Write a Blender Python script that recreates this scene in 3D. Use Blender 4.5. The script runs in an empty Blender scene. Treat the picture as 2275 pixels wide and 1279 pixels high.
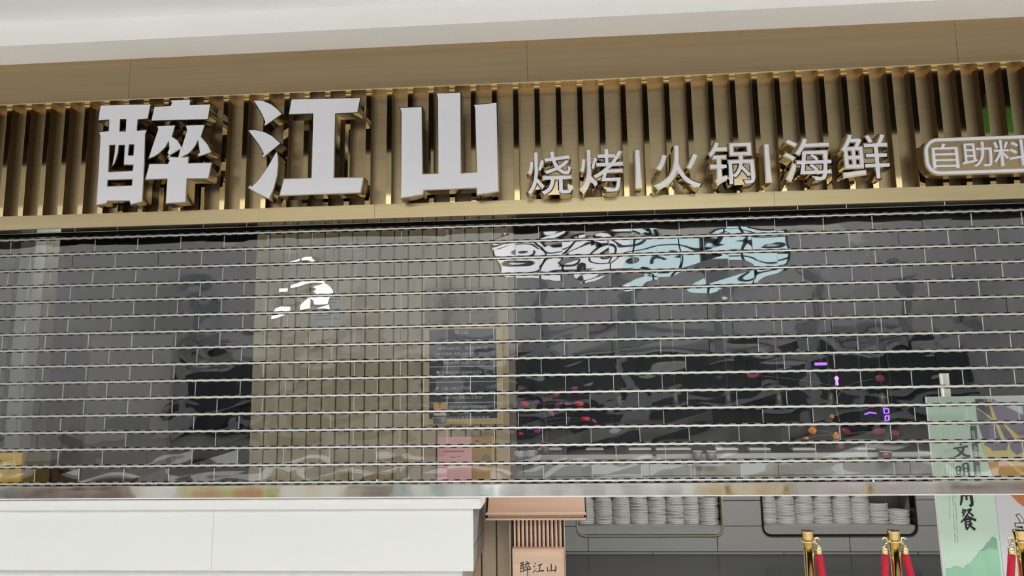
import bpy, bmesh, math, random
from mathutils import Vector, Matrix
random.seed(7)
SC = bpy.context.scene
COL = SC.collection

# ------------------------------------------------------------------ camera
CAM_P, CAM_Y, CAM_R = 0.14234, 0.06671, -0.01477      # pitch, yaw (left), roll
CAM_LOC = Vector((0.0, -4.0594, 1.6))
FPX = 1580.0
_f = Vector((-math.sin(CAM_Y)*math.cos(CAM_P), math.cos(CAM_Y)*math.cos(CAM_P), math.sin(CAM_P)))
_rt = Vector((math.cos(CAM_Y), math.sin(CAM_Y), 0.0))
_up = _rt.cross(_f)
RT = _rt*math.cos(CAM_R) + _up*math.sin(CAM_R)
UP = -_rt*math.sin(CAM_R) + _up*math.cos(CAM_R)
cd = bpy.data.cameras.new('camera')
cd.sensor_width = 36.0
cd.lens = FPX/2275.0*36.0
cd.clip_start, cd.clip_end = 0.05, 200
cam = bpy.data.objects.new('camera', cd)
COL.objects.link(cam)
cam.matrix_world = Matrix(((RT.x, UP.x, -_f.x, CAM_LOC.x), (RT.y, UP.y, -_f.y, CAM_LOC.y),
                           (RT.z, UP.z, -_f.z, CAM_LOC.z), (0, 0, 0, 1)))
SC.camera = cam

def at(u, v, Y):
    """point of the plane y = Y that the photograph shows at pixel (u, v)"""
    d = RT*((u-1137.5)/FPX) - UP*((v-639.5)/FPX) + _f
    return CAM_LOC + d*((Y-CAM_LOC.y)/d.y)

# ------------------------------------------------------------------ world, exposure
w = bpy.data.worlds.new('sky'); SC.world = w; w.use_nodes = True
bg = w.node_tree.nodes['Background']
bg.inputs['Color'].default_value = (0.97, 0.985, 1.0, 1)
bg.inputs['Strength'].default_value = 5.0
SC.view_settings.view_transform = 'Standard'
SC.view_settings.look = 'None'
SC.view_settings.exposure = 0.0
SC.view_settings.gamma = 1.0
SC.view_settings.use_curve_mapping = False

# ------------------------------------------------------------------ materials
def srgb(r, g, b):
    def c(x):
        x /= 255.0
        return x/12.92 if x <= 0.04045 else ((x+0.055)/1.055)**2.4
    return (c(r), c(g), c(b), 1.0)

def mat(name, color, rough=0.5, metal=0.0, noise=0.0, nscale=(8, 8, 8), bump=0.0, bscale=40.0, emit=0.0, spec=0.5, rnoise=0.0):
    m = bpy.data.materials.new(name); m.use_nodes = True
    nt = m.node_tree; b = nt.nodes['Principled BSDF']
    b.inputs['Base Color'].default_value = color
    b.inputs['Roughness'].default_value = rough
    b.inputs['Metallic'].default_value = metal
    b.inputs['Specular IOR Level'].default_value = spec
    if emit:
        b.inputs['Emission Color'].default_value = color
        b.inputs['Emission Strength'].default_value = emit
    if noise or bump or rnoise:
        tc = nt.nodes.new('ShaderNodeTexCoord'); mp = nt.nodes.new('ShaderNodeMapping')
        mp.inputs['Scale'].default_value = nscale
        nt.links.new(tc.outputs['Object'], mp.inputs['Vector'])
        n = nt.nodes.new('ShaderNodeTexNoise'); n.inputs['Detail'].default_value = 4
        n.inputs['Scale'].default_value = 1.0
        nt.links.new(mp.outputs['Vector'], n.inputs['Vector'])
        if noise:
            cr = nt.nodes.new('ShaderNodeValToRGB')
            c0 = [max(0, x*(1-noise)) for x in color[:3]]; c1 = [min(1, x*(1+noise)) for x in color[:3]]
            cr.color_ramp.elements[0].color = (*c0, 1); cr.color_ramp.elements[1].color = (*c1, 1)
            cr.color_ramp.elements[0].position = 0.3; cr.color_ramp.elements[1].position = 0.7
            nt.links.new(n.outputs['Fac'], cr.inputs['Fac'])
            nt.links.new(cr.outputs['Color'], b.inputs['Base Color'])
        if rnoise:
            mr = nt.nodes.new('ShaderNodeMapRange')
            mr.inputs['To Min'].default_value = max(0.02, rough-rnoise); mr.inputs['To Max'].default_value = rough+rnoise
            nt.links.new(n.outputs['Fac'], mr.inputs['Value']); nt.links.new(mr.outputs['Result'], b.inputs['Roughness'])
        if bump:
            n2 = nt.nodes.new('ShaderNodeTexNoise'); n2.inputs['Scale'].default_value = bscale
            nt.links.new(tc.outputs['Object'], n2.inputs['Vector'])
            bp = nt.nodes.new('ShaderNodeBump'); bp.inputs['Strength'].default_value = bump
            bp.inputs['Distance'].default_value = 0.01
            nt.links.new(n2.outputs['Fac'], bp.inputs['Height'])
            nt.links.new(bp.outputs['Normal'], b.inputs['Normal'])
    return m

GOLD = (0.53, 0.405, 0.235, 1)
M = {}
M['gold_face'] = mat('brushed_gold', GOLD, 0.36, 1.0, noise=0.06, nscale=(0.6, 1, 60))
M['gold_ridge'] = mat('polished_gold', (0.62, 0.50, 0.28, 1), 0.05, 1.0)
M['gold_band'] = mat('satin_gold', (0.44, 0.335, 0.20, 1), 0.33, 1.0, noise=0.05, nscale=(0.5, 1, 50), bump=0.02, bscale=3.0)
M['gold_lip'] = mat('satin_gold_lip', (0.52, 0.42, 0.25, 1), 0.30, 1.0, noise=0.05, nscale=(0.5, 1, 50), bump=0.05, bscale=4.0)
M['gold_letter'] = mat('mirror_gold', (0.50, 0.41, 0.26, 1), 0.14, 1.0)
M['darkened_gold_letter'] = mat('darkened_gold_rim', (0.30, 0.25, 0.17, 1), 0.2, 1.0)  # gold darkened in color to imitate dark reflections on the letter sides
M['shaded_gold_side'] = mat('shaded_gold_return', (0.13, 0.095, 0.06, 1), 0.35, 1.0)  # gold ridge sides darkened in color, standing in for their dark reflections
M['ceiling_gray'] = mat('gray_ceiling_panel', (0.36, 0.35, 0.34, 1), 0.6)
M['acrylic'] = mat('white_acrylic', (0.80, 0.79, 0.83, 1), 0.12, noise=0.02, nscale=(3, 3, 3))
M['white_paint'] = mat('white_paint', (0.90, 0.89, 0.87, 1), 0.55, noise=0.02, nscale=(1.2, 1, 3))
M['ceiling_paint'] = mat('ceiling_paint', (0.86, 0.86, 0.86, 1), 0.6, noise=0.02, nscale=(0.7, 0.7, 1))
M['dark_slot'] = mat('dark_ceiling_slot', (0.012, 0.009, 0.008, 1), 0.9, spec=0.0)
M['white_laminate'] = mat('white_laminate', (0.85, 0.85, 0.83, 1), 0.28, noise=0.015, nscale=(1.5, 1, 2))
M['steel'] = mat('polished_steel', (0.76, 0.76, 0.745, 1), 0.09, 1.0, bump=0.22, bscale=4.0, rnoise=0.05, nscale=(2, 2, 40))
M['rod'] = mat('aluminium_rod', (0.93, 0.91, 0.86, 1), 0.40, 0.55)
M['hinge_gray'] = mat('hinge_plastic', (0.24, 0.235, 0.21, 1), 0.45)
M['hinge_dark'] = mat('hinge_slot', (0.004, 0.004, 0.004, 1), 0.8, spec=0.05)
M['joint'] = mat('frosted_joint', (0.62, 0.62, 0.60, 1), 0.4)
M['gray_tile'] = None
M['gray_paint'] = mat('gray_shelf', (0.30, 0.31, 0.30, 1), 0.35)
M['niche_gray'] = mat('niche_gray', (0.27, 0.27, 0.265, 1), 0.45)
M['champagne'] = mat('champagne_metal', (0.62, 0.53, 0.38, 1), 0.28, 1.0)
M['plate'] = mat('gray_white_glaze', (0.50, 0.50, 0.485, 1), 0.35)
M['wood'] = mat('peach_wood', (0.62, 0.395, 0.285, 1), 0.5, noise=0.08, nscale=(2, 2, 60))
M['wood_light'] = mat('pale_wood', (0.70, 0.49, 0.355, 1), 0.45, noise=0.08, nscale=(2, 2, 40))
M['wood_dark'] = mat('dark_wood', (0.05, 0.022, 0.016, 1), 0.5)
M['gable'] = mat('dark_green_gable', (0.012, 0.02, 0.016, 1), 0.4)
M['ink'] = mat('black_ink', (0.012, 0.012, 0.012, 1), 0.6)
M['beige'] = mat('beige_slat', (0.58, 0.47, 0.33, 1), 0.45, noise=0.12, nscale=(10, 10, 2))
M['beige_core'] = mat('beige_core', (0.09, 0.075, 0.055, 1), 0.6)
M['slate'] = mat('slate_print', (0.055, 0.075, 0.085, 1), 0.35, noise=0.25, nscale=(3, 3, 9))
M['menu_gold'] = mat('menu_frame_gold', (0.74, 0.56, 0.30, 1), 0.4, 0.4)
M['print_white'] = mat('white_print', (0.75, 0.76, 0.76, 1), 0.6)
M['plaque_brown'] = mat('brown_plaque', (0.24, 0.19, 0.125, 1), 0.45, noise=0.05)
M['print_brown'] = mat('brown_print', (0.07, 0.065, 0.035, 1), 0.6)
M['paper'] = mat('notice_paper', (0.50, 0.48, 0.50, 1), 0.7)
M['print_gray'] = mat('gray_print', (0.22, 0.21, 0.22, 1), 0.7)
M['pink'] = mat('pink_card', (0.95, 0.47, 0.50, 1), 0.4)
M['pink_dark'] = mat('pink_card_print', (0.42, 0.10, 0.15, 1), 0.5)
M['mustard'] = mat('mustard_plastic', (0.50, 0.30, 0.06, 1), 0.4, noise=0.08)
M['yellow'] = mat('yellow_panel', (1.0, 0.58, 0.03, 1), 0.35)
M['yellow_bright'] = mat('bright_yellow_print', (1.0, 0.80, 0.06, 1), 0.4)
M['red_print'] = mat('dark_red_print', (0.25, 0.03, 0.03, 1), 0.5)
M['orange_sticker'] = mat('orange_sticker', (0.85, 0.45, 0.10, 1), 0.4)
M['olive_side'] = mat('olive_yellow_side', (0.36, 0.24, 0.05, 1), 0.4, noise=0.15)
M['maroon_cab'] = mat('maroon_cabinet', (0.085, 0.030, 0.027, 1), 0.35, noise=0.3, nscale=(9, 9, 2))
M['warm_gray'] = mat('warm_gray_panel', (0.105, 0.092, 0.08, 1), 0.5, noise=0.06)
M['post_gray'] = mat('pale_gray_post', (0.36, 0.35, 0.33, 1), 0.4)
M['olive_dark'] = mat('dark_olive_pillar', (0.085, 0.08, 0.055, 1), 0.5)
M['poster_green'] = mat('poster_green', (0.52, 0.76, 0.58, 1), 0.5, noise=0.05, nscale=(2, 2, 2))
M['poster_pale'] = mat('poster_pale_green', (0.64, 0.82, 0.68, 1), 0.5, noise=0.04, nscale=(2, 2, 2))
M['mountain'] = mat('poster_mountain_green', (0.33, 0.62, 0.42, 1), 0.5, noise=0.14, nscale=(4, 4, 4))
M['mountain_far'] = mat('poster_far_mountain', (0.24, 0.46, 0.33, 1), 0.5, noise=0.14, nscale=(4, 4, 4))
M['poster_white'] = mat('poster_white', (0.72, 0.72, 0.76, 1), 0.5)
M['art_purple'] = mat('art_purple', (0.21, 0.17, 0.25, 1), 0.5, noise=0.15, nscale=(5, 5, 5))
M['art_plum'] = mat('art_gray_plum', (0.13, 0.13, 0.16, 1), 0.5)
M['art_yellow'] = mat('art_yellow', (0.75, 0.62, 0.20, 1), 0.5, noise=0.1)
M['art_orange'] = mat('art_orange', (0.68, 0.34, 0.10, 1), 0.5, noise=0.1)
M['art_blue'] = mat('art_blue', (0.12, 0.42, 0.52, 1), 0.5)
M['art_rust'] = mat('art_rust', (0.62, 0.20, 0.06, 1), 0.5)
M['strip_green'] = mat('strip_dark_green', (0.06, 0.10, 0.085, 1), 0.5)
M['brass'] = mat('polished_brass', (0.78, 0.56, 0.24, 1), 0.12, 1.0)
M['brass_pale'] = mat('pale_brass', (0.86, 0.74, 0.44, 1), 0.18, 1.0)
M['brass_dark'] = mat('dark_brass_cap', (0.05, 0.035, 0.02, 1), 0.25, 1.0)
M['velvet'] = mat('red_velvet', (0.52, 0.006, 0.03, 1), 0.75, noise=0.15, nscale=(60, 60, 60))
M['dark_floor'] = mat('dark_glossy_floor', (0.018, 0.019, 0.021, 1), 0.22, noise=0.2, nscale=(2, 2, 2))
M['hall_floor'] = mat('pale_stone_floor', (0.66, 0.64, 0.61, 1), 0.3, noise=0.05, nscale=(1.2, 1.2, 1))
M['hall_floor_gray'] = mat('gray_stone_floor', (0.13, 0.125, 0.12, 1), 0.5, noise=0.1, nscale=(1, 1, 1))
M['dark_wall'] = mat('charcoal_wall', (0.035, 0.038, 0.042, 1), 0.6, noise=0.25, nscale=(1.2, 1.2, 1.2))
M['dark_ceiling'] = mat('charcoal_ceiling', (0.025, 0.025, 0.026, 1), 0.7)
M['mall_gray'] = mat('mall_gray_wall', (0.52, 0.52, 0.51, 1), 0.6, noise=0.1, nscale=(0.3, 0.3, 0.3))
M['shopfront'] = mat('dark_shopfronts', (0.05, 0.052, 0.056, 1), 0.5, noise=0.5, nscale=(0.7, 1, 0.9))
M['mall_beige'] = mat('mall_pale_wall', (0.80, 0.77, 0.68, 1), 0.6, noise=0.1, nscale=(0.3, 0.3, 0.3))
M['mall_dark'] = mat('mall_dark_strip', (0.30, 0.30, 0.31, 1), 0.6)
M['mullion'] = mat('dark_mullion', (0.03, 0.04, 0.045, 1), 0.5)
M['counter_top'] = mat('pale_worktop', (0.46, 0.46, 0.44, 1), 0.3)
M['tray_white'] = mat('white_tray', (0.72, 0.72, 0.68, 1), 0.35)
M['tray_dark'] = mat('dark_tray', (0.03, 0.03, 0.03, 1), 0.35)
M['pot_gray'] = mat('gray_pot', (0.17, 0.165, 0.165, 1), 0.35)
M['maroon_pot'] = mat('maroon_glaze', (0.16, 0.06, 0.075, 1), 0.3)
M['branch'] = mat('gray_branch', (0.16, 0.15, 0.14, 1), 0.7)
M['leaf_purple'] = mat('purple_petal', (0.40, 0.05, 0.42, 1), 0.5, noise=0.3, nscale=(60, 60, 60))
M['petal_red'] = mat('red_petal', (0.95, 0.04, 0.08, 1), 0.45)
M['petal_orange'] = mat('orange_petal', (0.95, 0.25, 0.03, 1), 0.5, noise=0.3, nscale=(60, 60, 60))
M['leaf_maroon'] = mat('maroon_leaf', (0.22, 0.03, 0.05, 1), 0.4)
M['pend_dark'] = mat('dark_lamp_shade', (0.10, 0.09, 0.085, 1), 0.35)
M['pend_metal'] = mat('lamp_metal', (0.50, 0.48, 0.45, 1), 0.3, 0.8)
M['neon'] = mat('violet_neon', (0.30, 0.10, 1.0, 1), 0.4, emit=2.6)
M['neon_pink'] = mat('lilac_neon', (0.62, 0.30, 1.0, 1), 0.4, emit=1.6)
M['black'] = mat('black_plastic', (0.01, 0.01, 0.01, 1), 0.3)
M['fill_glow'] = mat('fill_diffuser', (1.0, 0.97, 0.92, 1), 0.5, emit=4.0)  # glow of the added, unseen fill lamps inside
M['kiosk_wood'] = mat('kiosk_brown_wood', (0.30, 0.17, 0.09, 1), 0.5, noise=0.3, nscale=(1, 3, 6))
M['kiosk_lime'] = mat('kiosk_lime', (0.55, 0.60, 0.16, 1), 0.5, noise=0.2, nscale=(2, 2, 1))
M['kiosk_red'] = mat('kiosk_terracotta', (0.55, 0.22, 0.12, 1), 0.5)
M['kiosk_cream'] = mat('kiosk_cream', (0.75, 0.66, 0.44, 1), 0.5)
M['exit_green'] = mat('exit_green', (0.10, 0.42, 0.12, 1), 0.5, emit=0.10)
M['lamp_bright'] = mat('light_box_diffuser', (1.0, 0.98, 0.96, 1), 0.5, emit=8.0)
M['kiosk_teal'] = mat('kiosk_pale_teal', (0.42, 0.55, 0.52, 1), 0.5)
M['kiosk_tan'] = mat('kiosk_tan', (0.62, 0.42, 0.20, 1), 0.5)
M['kiosk_pink'] = mat('kiosk_dusty_pink', (0.56, 0.45, 0.42, 1), 0.5, noise=0.15, nscale=(2, 2, 2))

# clear polycarbonate: transparent with a wavy mirror reflection from its front face
def pane_mat():
    m = bpy.data.materials.new('clear_polycarbonate'); m.use_nodes = True
    nt = m.node_tree; nt.nodes.clear()
    out = nt.nodes.new('ShaderNodeOutputMaterial'); mix = nt.nodes.new('ShaderNodeMixShader')
    tr = nt.nodes.new('ShaderNodeBsdfTransparent'); tr.inputs['Color'].default_value = (0.90, 0.92, 0.91, 1)
    gl = nt.nodes.new('ShaderNodeBsdfGlossy'); gl.inputs['Roughness'].default_value = 0.015
    fr = nt.nodes.new('ShaderNodeFresnel'); fr.inputs['IOR'].default_value = 2.35
    geo = nt.nodes.new('ShaderNodeNewGeometry')
    inv = nt.nodes.new('ShaderNodeMath'); inv.operation = 'SUBTRACT'; inv.inputs[0].default_value = 1.0
    mul = nt.nodes.new('ShaderNodeMath'); mul.operation = 'MULTIPLY'
    nt.links.new(geo.outputs['Backfacing'], inv.inputs[1])
    nt.links.new(inv.outputs[0], mul.inputs[0]); nt.links.new(fr.outputs[0], mul.inputs[1])
    tc = nt.nodes.new('ShaderNodeTexCoord'); mp = nt.nodes.new('ShaderNodeMapping')
    mp.inputs['Scale'].default_value = (5.0, 1.0, 7.0)
    nt.links.new(tc.outputs['Object'], mp.inputs['Vector'])
    n = nt.nodes.new('ShaderNodeTexNoise'); n.inputs['Scale'].default_value = 1.0; n.inputs['Detail'].default_value = 0.0
    nt.links.new(mp.outputs['Vector'], n.inputs['Vector'])
    bp = nt.nodes.new('ShaderNodeBump'); bp.inputs['Strength'].default_value = 1.0; bp.inputs['Distance'].default_value = 0.0030
    nt.links.new(n.outputs['Fac'], bp.inputs['Height'])
    nt.links.new(bp.outputs['Normal'], gl.inputs['Normal'])
    nt.links.new(mul.outputs[0], mix.inputs['Fac'])
    nt.links.new(tr.outputs[0], mix.inputs[1]); nt.links.new(gl.outputs[0], mix.inputs[2])
    nt.links.new(mix.outputs[0], out.inputs['Surface'])
    return m
M['pane'] = pane_mat()

def tile_mat():
    m = mat('gray_wall_tile', (0.3, 0.3, 0.3, 1), 0.3)
    nt = m.node_tree; b = nt.nodes['Principled BSDF']
    tc = nt.nodes.new('ShaderNodeTexCoord'); sep = nt.nodes.new('ShaderNodeSeparateXYZ'); cmb = nt.nodes.new('ShaderNodeCombineXYZ')
    nt.links.new(tc.outputs['Object'], sep.inputs[0])
    nt.links.new(sep.outputs['X'], cmb.inputs['X']); nt.links.new(sep.outputs['Z'], cmb.inputs['Y'])
    br = nt.nodes.new('ShaderNodeTexBrick')
    br.inputs['Color1'].default_value = (0.31, 0.315, 0.305, 1); br.inputs['Color2'].default_value = (0.275, 0.28, 0.28, 1)
    br.inputs['Mortar'].default_value = (0.02, 0.02, 0.02, 1)
    br.inputs['Scale'].default_value = 1.0; br.inputs['Mortar Size'].default_value = 0.004
    br.inputs['Brick Width'].default_value = 1.25; br.inputs['Row Height'].default_value = 0.24
    mp = nt.nodes.new('ShaderNodeMapping'); mp.inputs['Location'].default_value = (0.4, -0.018, 0)
    nt.links.new(cmb.outputs[0], mp.inputs['Vector']); nt.links.new(mp.outputs[0], br.inputs['Vector'])
    nt.links.new(br.outputs['Color'], b.inputs['Base Color'])
    return m
M['gray_tile'] = tile_mat()

# ------------------------------------------------------------------ helpers
class MB:
    def __init__(self): self.bm = bmesh.new()
    def box(self, x0, x1, y0, y1, z0, z1, mi=0, bev=0.0):
        vs = [self.bm.verts.new(p) for p in ((x0,y0,z0),(x1,y0,z0),(x1,y1,z0),(x0,y1,z0),(x0,y0,z1),(x1,y0,z1),(x1,y1,z1),(x0,y1,z1))]
        fs = [self.bm.faces.new([vs[i] for i in f]) for f in ((0,3,2,1),(4,5,6,7),(0,1,5,4),(1,2,6,5),(2,3,7,6),(3,0,4,7))]
        for f in fs: f.material_index = mi
        if bev:
            es = {e for f in fs for e in f.edges}
            r = bmesh.ops.bevel(self.bm, geom=list(es), offset=bev, segments=2, affect='EDGES', profile=0.5)
            for f in r['faces']: f.material_index = mi
        return self
    def prism(self, pts, y0, y1, mi=0):
        """polygon of (x, z) points extruded from y0 (front) to y1"""
        a = [self.bm.verts.new((x, y0, z)) for x, z in pts]; b = [self.bm.verts.new((x, y1, z)) for x, z in pts]
        n = len(pts); fs = [self.bm.faces.new(a), self.bm.faces.new(b[::-1])]
        for i in range(n): fs.append(self.bm.faces.new((a[i], b[i], b[(i+1) % n], a[(i+1) % n])))
        for f in fs: f.material_index = mi
        return self
    def tube(self, pts, r, n=10, mi=0, cap=True):
        pts = [Vector(p) for p in pts]; rings = []
        rs = r if isinstance(r, (list, tuple)) else [r]*len(pts)
        ref = None
        for i, p in enumerate(pts):
            t = (pts[min(i+1, len(pts)-1)]-pts[max(i-1, 0)]).normalized()
            if ref is None or abs(ref.dot(t)) > 0.95:
                ref = Vector((0, 1, 0)) if abs(t.y) < 0.9 else Vector((1, 0, 0))
            u = (ref-t*ref.dot(t)).normalized(); v = t.cross(u); ref = u
            rings.append([self.bm.verts.new(p+(u*math.cos(2*math.pi*k/n)+v*math.sin(2*math.pi*k/n))*rs[i]) for k in range(n)])
        for a, b in zip(rings, rings[1:]):
            for k in range(n):
                f = self.bm.faces.new((a[k], a[(k+1) % n], b[(k+1) % n], b[k])); f.smooth = True; f.material_index = mi
        if cap:
            for rg in (rings[0][::-1], rings[-1]):
                f = self.bm.faces.new(rg); f.material_index = mi
        return self
    def lathe(self, prof, n=24, c=(0, 0, 0), mi=0):
        rings = []
        for r, z in prof:
            if r < 1e-6: rings.append([self.bm.verts.new((c[0], c[1], c[2]+z))])
            else: rings.append([self.bm.verts.new((c[0]+r*math.cos(2*math.pi*k/n), c[1]+r*math.sin(2*math.pi*k/n), c[2]+z)) for k in range(n)])
        for a, b in zip(rings, rings[1:]):
            for k in range(n):
                k2 = (k+1) % n
                if len(a) == 1 and len(b) == 1: continue
                if len(a) == 1: f = self.bm.faces.new((a[0], b[k2], b[k]))
                elif len(b) == 1: f = self.bm.faces.new((a[k], a[k2], b[0]))
                else: f = self.bm.faces.new((a[k], a[k2], b[k2], b[k]))
                f.smooth = True; f.material_index = mi
        return self
    def ball(self, c, rx, ry, rz, n=10, mi=0, jit=0.0, rot=0.0):
        r = bmesh.ops.create_icosphere(self.bm, subdivisions=2, radius=1.0)
        ca, sa = math.cos(rot), math.sin(rot)
        for v in r['verts']:
            k = 1+random.uniform(-jit, jit)
            x, y, z = v.co.x*rx*k, v.co.y*ry*k, v.co.z*rz*k
            v.co = Vector((c[0]+x*ca-z*sa, c[1]+y, c[2]+x*sa+z*ca))
        for f in {f for v in r['verts'] for f in v.link_faces}: f.material_index = mi; f.smooth = True
        return self
    def build(self, name, mats, parent=None, sharp=True):
        bmesh.ops.recalc_face_normals(self.bm, faces=self.bm.faces)
        me = bpy.data.meshes.new(name); self.bm.to_mesh(me); self.bm.free()
        for m in (mats if isinstance(mats, (list, tuple)) else [mats]): me.materials.append(M[m] if isinstance(m, str) else m)
        return link(name, me, parent)

def link(name, me, parent=None):
    o = bpy.data.objects.new(name, me); COL.objects.link(o)
    if parent is not None:
        o.parent = parent
        o.location = -parent.location if parent.parent is None else -(parent.matrix_basis.translation+parent.parent.location)
    return o

def part(o, parent):
    """parent a part without moving it (things and parts carry no rotation)"""
    o.parent = parent
    base = Vector((0, 0, 0)); p = parent
    while p is not None: base += p.location; p = p.parent
    o.location = -base
    return o

def thing(name, label, cat, loc=(0, 0, 0), group=None):
    o = bpy.data.objects.new(name, None); COL.objects.link(o); o.location = loc; o.empty_display_size = 0.1
    return tag(o, label, cat, group)

def tag(o, label, cat, group=None):
    o['label'] = label; o['category'] = cat
    if group: o['group'] = group
    return o

def struct(name, mb, m):
    o = mb.build(name, m); o['kind'] = 'structure'; return o

def add(name, mb, m, root, label=None):
    o = mb.build(name, m); part(o, root)
    if label: o['label'] = label
    return o

def curve_mesh(cu):
    o = bpy.data.objects.new('tmp', cu); COL.objects.link(o)
    dg = bpy.context.evaluated_depsgraph_get(); dg.update()
    me = bpy.data.meshes.new_from_object(o.evaluated_get(dg))
    bpy.data.objects.remove(o); bpy.data.curves.remove(cu)
    me.materials.clear()
    return me

def outline_mesh(polys, y0, y1, off=0.0):
    """filled outline(s) of (x, z) points, holes allowed, extruded y0..y1, grown by off"""
    cu = bpy.data.curves.new('outline', 'CURVE'); cu.dimensions = '2D'; cu.fill_mode = 'BOTH'
    cu.extrude = (y1-y0)/2; cu.offset = off
    for k, P in enumerate(polys):
        area = sum(P[i][0]*P[(i+1) % len(P)][1]-P[(i+1) % len(P)][0]*P[i][1] for i in range(len(P)))
        Q = P if (area > 0) == (k == 0 or not getattr(P, 'hole', False)) else P[::-1]
        s = cu.splines.new('POLY'); s.points.add(len(Q)-1); s.use_cyclic_u = True
        for p, (x, z) in zip(s.points, Q): p.co = (x, z, 0, 1)
    me = curve_mesh(cu); ym = (y0+y1)/2
    for v in me.vertices: v.co = (v.co.x, ym-v.co.z, v.co.y)
    return me

class Hole(list):
    hole = True

_glyph = {}
def text_mesh(body, x0, x1, z0, z1, y0, y1, off=0.0, italic=0.0, skew=0.0):
    """lettering filling the box x0..x1, z0..z1, from y0 (front) to y1"""
    def mk(offset, ext):
        cu = bpy.data.curves.new('text', 'FONT'); cu.body = body; cu.size = 1.0; cu.offset = offset; cu.extrude = ext
        cu.shear = italic; cu.space_line = 0.75
        if '\n' in body: cu.align_x = 'CENTER'
        return curve_mesh(cu)
    if body not in _glyph:
        me = mk(0, 0)
        xs = [v.co.x for v in me.vertices]; ys = [v.co.y for v in me.vertices]
        _glyph[body] = (min(xs), max(xs), min(ys), max(ys)); bpy.data.meshes.remove(me)
    gx0, gx1, gy0, gy1 = _glyph[body]
    sx = (x1-x0)/(gx1-gx0); sz = (z1-z0)/(gy1-gy0)
    me = mk(off/((sx+sz)/2), 1.0)
    for v in me.vertices:
        X = x0+(v.co.x-gx0)*sx
        v.co = (X, y0 if v.co.z > 0 else y1, z0+(v.co.y-gy0)*sz+skew*(X-x0))
    me.update()
    return me

def place(name, me, m, root=None, label=None):
    me.materials.clear(); me.materials.append(M[m])
    o = bpy.data.objects.new(name, me); COL.objects.link(o)
    if root is not None: part(o, root)
    if label: o['label'] = label
    return o

def smooth(pts, k=6):
    out = []; n = len(pts)
    for i in range(n-1):
        p0, p1, p2, p3 = pts[max(i-1, 0)], pts[i], pts[i+1], pts[min(i+2, n-1)]
        for j in range(k):
            t = j/k
            out.append(tuple(0.5*((2*b)+(c-a)*t+(2*a-5*b+4*c-d)*t*t+(-a+3*b-3*c+d)*t**3) for a, b, c, d in zip(p0, p1, p2, p3)))
    out.append(tuple(pts[-1])); return out

def brush(mb, strokes, x0, x1, z0, z1, y0, y1):
    """brush-written character: strokes of (x, y, width) in a 100 x 100 cell, y down"""
    sx, sz = (x1-x0)/100.0, (z1-z0)/100.0
    for k, st in enumerate(strokes):
        P = smooth(st, 5); L = []; R = []
        for i, (x, y, wd) in enumerate(P):
            a, b = P[max(i-1, 0)], P[min(i+1, len(P)-1)]
            tx, ty = b[0]-a[0], b[1]-a[1]; l = math.hypot(tx, ty) or 1
            nx, ny = -ty/l*wd/2, tx/l*wd/2
            L.append((x0+(x+nx)*sx, z1-(y+ny)*sz)); R.append((x0+(x-nx)*sx, z1-(y-ny)*sz))
        e = 0.00006*k
        for i in range(len(P)-1):
            q = [L[i], L[i+1], R[i+1], R[i]]
            vs = [mb.bm.verts.new((x, y0-e, z)) for x, z in q]+[mb.bm.verts.new((x, y1, z)) for x, z in q]
            mb.bm.faces.new(vs[:4]); mb.bm.faces.new(vs[:3:-1])
            for j in range(4): mb.bm.faces.new((vs[j], vs[4+j], vs[4+(j+1) % 4], vs[(j+1) % 4]))
    return mb

# ------------------------------------------------------------------ the setting
XL, XR = -5.0, 5.2
struct('floor', MB().box(-16, 16, -11.5, 0.05, -0.1, 0.0), 'hall_floor')
struct('floor_far', MB().box(-16, 16, -27, -11.5, -0.1, 0.0), 'hall_floor_gray')
struct('floor_inside', MB().box(-5.3, 6.3, 0.05, 8, -0.1, 0.0), 'dark_floor')
# gallery ceiling outside, with a dark slot running along it
struct('ceiling', MB().box(-16, 16, -1.15, -0.46, 3.71, 3.95), 'ceiling_paint')
struct('ceiling_outer', MB().box(-16, 16, -3.75, -2.4, 3.71, 3.95), 'ceiling_gray')
struct('trim_1', MB().box(-16, 16, -2.4, -1.15, 3.73, 3.95), 'dark_slot')
struct('trim_2', MB().box(-16, 16, -0.46, -0.02, 3.575, 3.95), 'white_paint')
struct('wall_above', MB().box(-16, 16, -3.75, -3.55, 3.95, 9.0), 'mall_gray')
struct('wall_front', MB().box(-16, XL-0.3, -0.02, 0.2, 0, 3.95).box(XR+0.3, 16, -0.02, 0.2, 0, 3.95), 'white_paint')
struct('wall_header', MB().box(XL-0.3, XR+0.3, 0.06, 0.25, 2.85, 3.95), 'dark_wall')
struct('wall_back', MB().box(-5.3, 6.3, 7.5, 7.7, 0, 3.1), 'dark_wall')
struct('wall_left', MB().box(-5.5, -5.3, 0.2, 7.7, 0, 3.1), 'dark_wall')
struct('wall_right', MB().box(6.3, 6.5, 0.2, 7.7, 0, 3.1), 'dark_wall')
struct('ceiling_inside', MB().box(-5.3, 6.3, 0.25, 7.7, 3.0, 3.1), 'dark_ceiling')
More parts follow.
